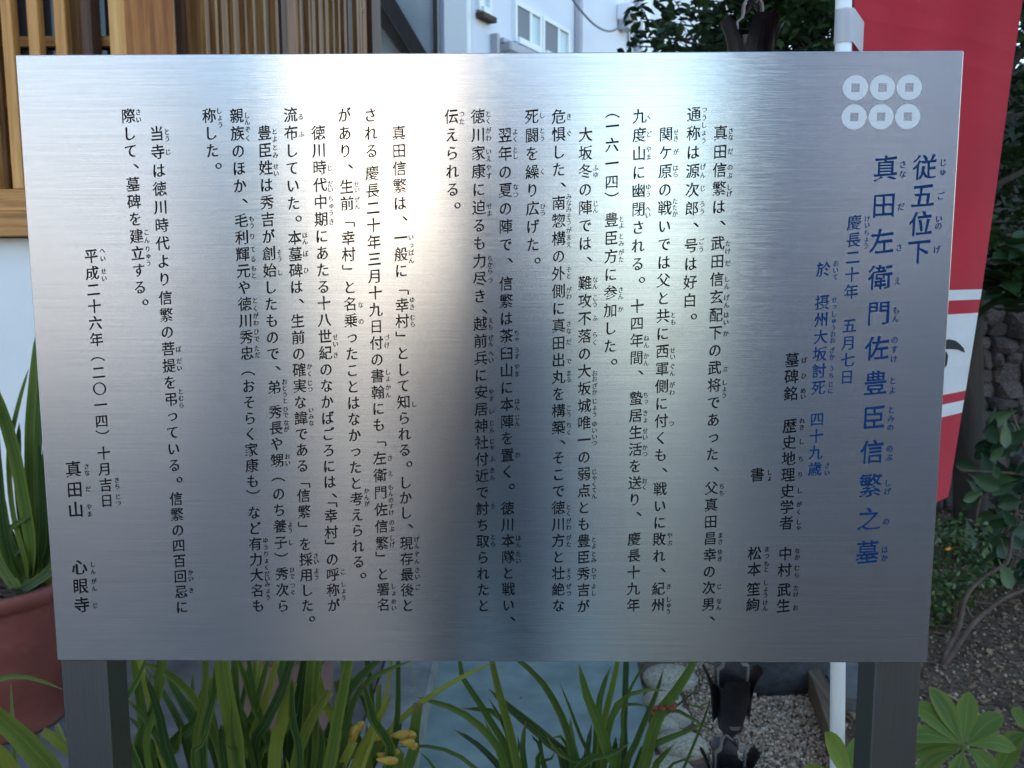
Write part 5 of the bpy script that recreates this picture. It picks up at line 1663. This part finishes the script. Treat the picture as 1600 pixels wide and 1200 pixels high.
def blade(parent, a, b_, width, material, bend=0.12, name='leaf'):
    mid = a.lerp(b_, 0.55) + Vector((0, 0, (b_ - a).length * bend))
    me = strap_mesh([a, mid, b_], width, 'blade', 0.22, Vector((0, -0.85, 0.75)), 11)
    me.transform(Matrix.Translation(-parent.location))
    return link(name, me, material, parent)


M['broad'] = strap_mat('broad_green_leaf', [(0.065, 0.120, 0.016), (0.09, 0.15, 0.022), (0.050, 0.10, 0.018)], 0.6)
M['broad_y'] = strap_mat('yellow_green_leaf', [(0.18, 0.23, 0.03), (0.15, 0.20, 0.03)], 0.42)
cU = at(1506, 1167, DU)
um = empty('whorled_shrub', 'young shrub with a whorl of rounded green leaves right of the steel post', 'shrub', (cU.x, cU.y, 0))
tube('stem', [Vector((cU.x + .02, cU.y + .03, -.05)), Vector((cU.x + .01, cU.y + .02, cU.z * 0.5)), cU + Vector((0, .01, -.01))], [0.006, 0.005, 0.003], M['twig'], um, 6)
for q, (x, y, w_) in enumerate([(1452, 1074, 31), (1515, 1081, 30), (1568, 1118, 29), (1588, 1170, 26), (1556, 1212, 30), (1496, 1228, 32), (1422, 1100, 31), (1408, 1152, 26), (1408, 1183, 24), (1448, 1196, 22), (1430, 1212, 24)]):
    blade(um, cU + Vector((0, 0, random.uniform(-.004, .004))), at(x, y, DU + ((1167 - y) / 100) * 0.05 + (0.03 if w_ < 25 else 0)), w_ * 1.15 * DU / FPX, M['broad'])
c2 = at(1608, 1145, DU + 0.12)
tube('stem', [Vector((c2.x, c2.y + .02, -.05)), c2], [0.006, 0.003], M['twig'], um, 6)
for q, (x, y, w_) in enumerate([(1580, 1109, 26), (1640, 1080, 28), (1570, 1170, 30), (1560, 1205, 30), (1620, 1215, 28), (1660, 1160, 28)]):
    blade(um, c2, at(x, y, DU + 0.12), w_ * 1.1 * DU / FPX, M['broad'])
# sapling leaf nearest to us by the flag pole
pS = at(1334, 1300, 1.15)
sp_ = empty('young_sapling', 'young sapling with one yellow edged leaf standing in front of the white flag pole', 'sapling', (pS.x, pS.y, 0))
tube('stem', [Vector((pS.x + .02, pS.y, -.03)), at(1336, 1290, 1.15), at(1334, 1216, 1.15)], [0.005, 0.003, 0.002], M['twig'], sp_, 6)
blade(sp_, at(1338, 1232, 1.15), at(1289, 1145, 1.13), 42 * 1.15 / FPX, M['broad_y'], 0.05)
blade(sp_, at(1334, 1245, 1.15), at(1256, 1196, 1.16), 26 * 1.15 / FPX, M['broad_y'], 0.05)
blade(sp_, at(1320, 1215, 1.3), at(1350, 1150, 1.33), 30 * 1.3 / FPX, M['broad'], 0.05)

# ================================================================== TREES AND SHRUBS


def clumps(centres, n_each, radius, size, tilt=1.2, flat=0.6):
    pos, sc = [], []
    for c_ in centres:
        g = rng.normal(0, 1, (n_each, 3))
        g /= np.linalg.norm(g, axis=1, keepdims=True)
        r_ = radius * rng.uniform(0.25, 1, (n_each, 1)) ** 0.6
        g = g * r_
        g[:, 2] *= flat
        pos.append(np.array(c_)[None] + g)
        sc.append(rng.uniform(size[0], size[1], n_each))
    pos = np.concatenate(pos)
    sc = np.concatenate(sc)
    return pos, rand_rot(len(pos), tilt), sc


def crown(parent, centres, n_each, radius, size, material, name='crown', tilt=1.2, flat=0.6):
    pos, rot, sc = clumps(centres, n_each, radius, size, tilt, flat)
    pos = pos - np.array(parent.location)[None]
    return tag(link(name, soup(name, LEAF_V, LEAF_F, pos, rot, sc, material), None, parent), kind='stuff')


# tree 1: the near evergreen whose sprays reach over the house
t1 = empty('evergreen_tree', 'near evergreen tree whose leaf sprays stand against the pale house wall', 'tree', (1.55, 3.6, 0), 'evergreen trees behind the sign')
tube('trunk', catmull([Vector((1.55, 3.6, -.1)), Vector((1.5, 3.62, 1.2)), Vector((1.42, 3.5, 2.2)), Vector((1.5, 3.5, 3.6)), Vector((1.6, 3.5, 4.6))], 14), [0.075 - 0.004 * i for i in range(14)], M['bark'], t1, 9)
cs = []
for x, y in ((1015, 32), (1040, 15), (1050, 62), (1012, 74), (1075, 30), (1085, 70), (1100, 20), (1120, 55), (1060, 84), (1028, 60), (1090, -20), (1130, 5), (1110, 90), (1140, 80)):
    p = at(x, y, 3.7 + random.uniform(-.2, .5))
    cs.append(p)
    tube('branch', [Vector((1.5, 3.52, p.z - 0.25)), (Vector((1.5, 3.52, p.z)) + p) / 2 + Vector((0, 0, .03)), p + (p - Vector((1.5, 3.52, p.z))).normalized() * 0.05], [0.012, 0.007, 0.003], M['bark'], t1, 5)
crown(t1, cs, 34, 0.13, (0.045, 0.075), M['leaf_tree'])
cs = [at(random.uniform(1130, 1300), random.uniform(-160, 110), random.uniform(3.8, 5.0)) for k in range(85)] + [at(random.uniform(1060, 1300), random.uniform(-500, -120), random.uniform(3.8, 5.0)) for k in range(50)]
crown(t1, cs, 60, 0.24, (0.045, 0.08), M['leaf_tree'])

# tree 2: trunk beside the banner, crown filling the upper right
tb = ground(1517, 880)
t2 = empty('evergreen_tree', 'evergreen tree with the dark upright trunk just right of the red banner', 'tree', (tb.x, tb.y, 0), 'evergreen trees behind the sign')
dtr = tb.y - CAM.y
tube('trunk', catmull([Vector((tb.x, tb.y, -.1)), at(1516, 760, dtr), at(1512, 620, dtr), at(1512, 480, dtr), at(1530, 300, dtr), at(1545, 180, dtr), at(1560, 0, dtr), at(1570, -300, dtr)], 18), [0.082 - 0.0025 * i for i in range(18)], M['bark'], t2, 12)
for pts, r_ in (([(1535, 300), (1570, 282), (1610, 262), (1660, 230)], 0.02), ([(1540, 215), (1570, 186), (1600, 178), (1650, 150)], 0.02), ([(1545, 150), (1590, 90), (1640, 10)], 0.025), ([(1540, 200), (1480, 100), (1400, 20)], 0.03)):
    tube('branch', catmull([at(x, y, dtr + 0.05) for x, y in pts], 8), [r_ * (1 - 0.09 * i) for i in range(8)], M['bark'], t2, 6)
cs = [at(random.uniform(1240, 1760), random.uniform(-200, 150), random.uniform(4.0, 6.0)) for k in range(150)]
cs += [at(random.uniform(1540, 1780), random.uniform(120, 450), random.uniform(4.4, 6.0)) for k in range(60)]
cs += [at(random.uniform(1300, 1800), random.uniform(-700, -180), random.uniform(4.0, 6.0)) for k in range(70)]
crown(t2, cs, 62, 0.27, (0.05, 0.09), M['leaf_tree'])
cs = [at(1560 + random.uniform(-20, 60), random.uniform(390, 480), 3.9) for k in range(11)]
crown(t2, cs, 14, 0.16, (0.10, 0.17), M['leaf_tree'], 'low_spray', 0.7)

# hedge behind them
hd = empty('hedge', 'dark tall evergreen hedge closing the garden behind the trees', 'hedge', (3.4, 5.8, 0))
cs = [Vector((random.uniform(1.1, 8.0), random.uniform(5.2, 6.5), random.uniform(0.2, 3.4))) for k in range(150)]
crown(hd, cs, 60, 0.42, (0.07, 0.12), M['leaf_tree'], 'foliage', 1.3, 0.9)
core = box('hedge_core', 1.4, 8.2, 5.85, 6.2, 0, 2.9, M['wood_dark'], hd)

# glossy shrub at the right edge: every leaf its own part
g0 = ground(1590, 930)
cm = empty('glossy_shrub', 'dark glossy leaved shrub in the shade at the right edge below the stone wall', 'shrub', (g0.x, g0.y, 0))
rngl = random.Random(3)
lm = []
for k in range(4):
    me = strap_mesh([Vector((0, 0, 0)), Vector((0, 0.02, 0.5)), Vector((0, 0.06, 1.0))], 0.52, 'blade', 0.25, Vector((0, -1, 0.1)), 9)
    me.materials.append(M['leaf_camellia'])
    lm.append(me)
dcm = 3.55
for pts in ([(1500, 735), (1550, 738), (1600, 742), (1660, 760)], [(1560, 850), (1590, 800), (1610, 740), (1620, 660)], [(1640, 900), (1625, 800), (1600, 700), (1580, 640)], [(1530, 870), (1525, 810), (1540, 750)]):
    tube('stem', catmull([at(x, y, dcm) for x, y in pts], 8), 0.006, M['twig'], cm, 5)
for k in range(190):
    x = rngl.uniform(1500, 1680)
    y = rngl.uniform(630, 905)
    if x < 1530 and y < 735:
        x += 60
    if x < 1545 and y > 830:
        x += 40
    L = rngl.uniform(32, 52)
    o = link('leaf', lm[k % 4], None, cm)
    o.location = at(x, y, dcm + rngl.uniform(-.12, .25)) - cm.location
    s = L * dcm / FPX
    o.scale = (s * 1.0, s, s)
    o.rotation_euler = (rngl.uniform(-.9, .4), rngl.uniform(1.7, 4.6), rngl.uniform(-.6, .6))
# small leaved shrub by the sign edge
g1 = ground(1490, 975)
ss = empty('small_leaved_shrub', 'low small leaved green shrub touching the right edge of the sign', 'shrub', (g1.x, g1.y, 0))
cs = [at(random.uniform(1435, 1530), random.uniform(825, 965), 3.4 + random.uniform(-.1, .2)) for k in range(34)]
crown(ss, cs, 40, 0.085, (0.022, 0.036), M['leaf_small'], 'foliage', 1.4, 1.0)
tube('stem', [Vector((g1.x, g1.y, -.05)), at(1490, 880, 3.45)], [0.012, 0.006], M['twig'], ss, 6)
o = link('orange_leaf', lm[0].copy(), None, ss)
o.data.materials[0] = mat('orange_leaf', (0.65, 0.25, 0.04), 0.6)[0]
o.location = at(1476, 859, 3.3) - ss.location
o.scale = (.024, .024, .026)
o.rotation_euler = (0, 1.3, 0)
o['label'] = 'single fallen orange leaf'
# bare reddish sapling branches over the litter
g2 = ground(1474, 1040)
bs = empty('bare_branch', 'bare reddish branches forking up to the right over the leaf litter', 'branch', (g2.x, g2.y, 0))
for pts, r_ in (([(1472, 1042), (1484, 1008), (1500, 975), (1506, 940), (1522, 915), (1552, 892), (1574, 880), (1580, 850), (1582, 832)], 0.012), ([(1474, 1045), (1495, 1010), (1520, 975), (1548, 950), (1575, 932), (1620, 915)], 0.014),
                ([(1520, 940), (1545, 943), (1575, 946)], 0.006), ([(1510, 950), (1520, 965), (1532, 968)], 0.006), ([(1574, 880), (1566, 846), (1560, 840)], 0.004)):
    P3 = [at(x, y, ground(x, min(y, 1040)).y - CAM.y - 0.0) if False else at(x, y, g2.y - CAM.y + (1042 - y) * 0.0018) for x, y in pts]
    P3[0].z = max(P3[0].z, 0.0)
    n_ = 16
    tube('branch', catmull(P3, n_), [r_ * (1 - 0.035 * i) for i in range(n_)], M['twig'], bs, 6)

# ================================================================== THE STREET BEHIND US (mirrored in the steel)
def street_house(name, label, x0, x1, h, y, wallm, nwin=3, rows=2, depth=8, door=True, group='houses across the street'):
    e_ = empty(name, label, 'house', ((x0 + x1) / 2, y, 0), group)
    box('wall', x0, x1, y - depth, y, 0, h, wallm, e_)
    box('parapet', x0 - .1, x1 + .1, y - depth - .1, y + .12, h + 0.002, h + .25, M['pipe_grey'], e_)
    wd = (x1 - x0) / nwin
    for r2 in range(rows):
        for c2_ in range(nwin):
            xa_ = x0 + wd * (c2_ + .3)
            z_ = 1.0 + r2 * 2.9
            if z_ + 1.3 > h:
                continue
            f = box('window', xa_, xa_ + wd * .4, y + 0.002, y + 0.03, z_, z_ + 1.2, M['frame_white'], e_)
            g_ = box('pane', xa_ + .05, xa_ + wd * .4 - .05, y + 0.032, y + 0.04, z_ + .05, z_ + 1.15, M['glass_dark'])
            g_.parent = f
            g_.location = g_.location - f.location - e_.location
    return e_


M['wall_cream'] = noisy('cream_render', [(0.3, (0.70, 0.66, 0.60)), (0.7, (0.78, 0.74, 0.68))], 1.5, 0.85, bstr=0.1)
M['wall_slate'] = noisy('slate_grey_siding', [(0.3, (0.10, 0.11, 0.13)), (0.7, (0.15, 0.16, 0.18))], 1.5, 0.8, bstr=0.1)
M['wall_brown'] = noisy('brown_tile_siding', [(0.3, (0.16, 0.13, 0.11)), (0.7, (0.22, 0.18, 0.155))], 2, 0.8, bstr=0.1)
M['wall_grey'] = noisy('mid_grey_render', [(0.3, (0.36, 0.36, 0.37)), (0.7, (0.43, 0.43, 0.44))], 1.5, 0.85, bstr=0.1)
M['wall_slate2'] = noisy('cool_grey_render', [(0.3, (0.20, 0.22, 0.25)), (0.7, (0.26, 0.28, 0.31))], 1.5, 0.8, bstr=0.1)
M['wall_navy'] = noisy('navy_tile_siding', [(0.3, (0.035, 0.05, 0.085)), (0.7, (0.055, 0.075, 0.12))], 1.5, 0.8, bstr=0.1)
street_house('street_house', 'cream rendered house catching the low sun across the street', -4.0, -1.15, 9.0, -16.0, M['wall_cream'], 1, 0)
street_house('street_house', 'slate grey narrow house across the street behind the viewer', -1.05, 1.35, 5.4, -17.0, M['wall_slate'], 2, 1)
street_house('street_house', 'low grey wide house across the street', -12.5, -6.2, 5.2, -16.0, M['wall_slate2'], 4, 2)
street_house('street_house', 'dark slate tiled house at the far right end across the street', 5.4, 14.0, 9.5, -16.0, M['wall_navy'], 3, 2)

# ------------------------------------------------------------------ the person taking the picture, mirrored faintly in the steel
M['coat'] = noisy('dark_navy_coat', [(0.3, (0.05, 0.056, 0.075)), (0.7, (0.075, 0.082, 0.105))], 30, 0.85, bstr=0.2)
M['trousers'] = noisy('dark_trousers', [(0.3, (0.012, 0.012, 0.014)), (0.7, (0.02, 0.02, 0.024))], 30, 0.85)
M['skin'], _, _ = mat('skin', (0.48, 0.29, 0.21), 0.5)
M['hair'] = noisy('black_hair', [(0.3, (0.008, 0.007, 0.006)), (0.7, (0.02, 0.017, 0.015))], 60, 0.5)
PX, PY = -0.06, -1.32
per = empty('person', 'person in slate blue coat and dark trousers holding up a phone towards the sign', 'person', (PX, PY, 0))


def skin_obj(name, verts, edges, radii, material, parent, root=0, sub=2):
    me = bpy.data.meshes.new(name)
    me.from_pydata(verts, edges, [])
    me.materials.append(material)
    o = bpy.data.objects.new(name, me)
    COL.objects.link(o)
    o.parent = parent
    sk = o.modifiers.new('skin', 'SKIN')
    sk.use_smooth_shade = True
    for i, r_ in enumerate(radii):
        sv = me.skin_vertices[0].data[i]
        sv.radius = r_ if isinstance(r_, tuple) else (r_, r_)
        sv.use_root = (i == root)
    ss_ = o.modifiers.new('sub', 'SUBSURF')
    ss_.levels = ss_.render_levels = sub
    return o


# phone position in the person's space (lens looks +Y; the phone slab is just behind the camera point)
phx, phy, phz = CAM.x - PX, CAM.y - PY - 0.016, CAM.z
V_ = [(0, 0, .92), (0, 0, 1.08), (0, .01, 1.26), (0, 0, 1.40), (0, 0.01, 1.47), (0, .02, 1.56), (0, .02, 1.66),
      (.17, 0, 1.38), (.23, .08, 1.15), (phx + .105, phy - .07, phz - .075), (-.17, 0, 1.38), (-.22, .08, 1.15), (phx - .105, phy - .07, phz - .075),
      (.09, 0, .86), (.10, .02, .48), (.10, 0, .09), (.11, .12, .04), (-.09, 0, .86), (-.10, .02, .48), (-.10, 0, .09), (-.11, .12, .04)]
E_ = [(0, 1), (1, 2), (2, 3), (3, 4), (4, 5), (5, 6), (3, 7), (7, 8), (8, 9), (3, 10), (10, 11), (11, 12), (0, 13), (13, 14), (14, 15), (15, 16), (0, 17), (17, 18), (18, 19), (19, 20)]
R_ = [(.15, .10), (.135, .095), (.165, .11), (.12, .08), .05, (.075, .09), (.07, .085), .06, .045, .028, .06, .045, .028, .085, .055, .04, .035, .085, .055, .04, .035]
skin_obj('body', V_, E_, R_, M['coat'], per)
bm = bmesh.new()
bmesh.ops.create_uvsphere(bm, u_segments=24, v_segments=16, radius=0.5)
for v in bm.verts:
    if v.co.z < 0:
        v.co.x *= 1 + v.co.z * 0.35
        v.co.y *= 1 + v.co.z * 0.2
    if v.co.y > 0.42 and -0.12 < v.co.z < 0.05 and abs(v.co.x) < 0.1:
        v.co.y += 0.09
o = link('face', mesh_from(bm, 'face', True), M['skin'], per)
o.scale = (.155, .20, .235)
o.location = (0, .035, 1.585)
for sx in (-1, 1):
    bm = bmesh.new()
    bmesh.ops.create_uvsphere(bm, u_segments=10, v_segments=8, radius=0.5)
    e = link('eye', mesh_from(bm, 'eye', True), M['ink_black'], per)
    e.scale = (.026, .014, .012)
    e.location = (sx * .032, .128, 1.60)
    bm = bmesh.new()
    bmesh.ops.create_uvsphere(bm, u_segments=10, v_segments=8, radius=0.5)
    e = link('ear', mesh_from(bm, 'ear', True), M['skin'], per)
    e.scale = (.02, .035, .06)
    e.location = (sx * .08, .02, 1.58)
bm = bmesh.new()
bmesh.ops.create_uvsphere(bm, u_segments=24, v_segments=16, radius=0.5)
bmesh.ops.delete(bm, geom=[v for v in bm.verts if v.co.z < 0.06 and v.co.y > 0.05], context='VERTS')
o = link('hair', mesh_from(bm, 'hair', True), M['hair'], per)
o.scale = (.18, .225, .27)
o.location = (0, .022, 1.60)
# hands: palm and five fingers closing on the edges of the phone
for sx in (-1, 1):
    wx = phx + sx * .105
    HV = [(wx, phy - .07, phz - .075), (phx + sx * .095, phy - .045, phz - .045), (phx + sx * .088, phy - .022, phz - .012)]
    HE = [(0, 1), (1, 2)]
    HR = [.024, .026, .018]
    for q in range(4):
        zf = phz + .018 - q * .017
        b0 = len(HV)
        HV += [(phx + sx * .092, phy - .02, zf), (phx + sx * (.094 - .002 * q), phy + .004, zf + .002), (phx + sx * .082, phy + .012, zf + .003)]
        HE += [(1 if q > 1 else 2, b0), (b0, b0 + 1), (b0 + 1, b0 + 2)]
        HR += [.009, .008, .007]
    b0 = len(HV)
    HV += [(phx + sx * .080, phy - .032, phz - .02), (phx + sx * .062, phy - .016, phz - .012)]
    HE += [(1, b0), (b0, b0 + 1)]
    HR += [.010, .008]
    skin_obj('hand', HV, HE, HR, M['skin'], per, 0, 1)
ph = box('smartphone', CAM.x - .08, CAM.x + .065, CAM.y - .020, CAM.y - .012, CAM.z - .055, CAM.z + .015, M['ink_black'], None, 0.002)
tag(ph, 'black smartphone held up sideways in both hands of the person', 'phone')
for v in V_[13:]:
    pass
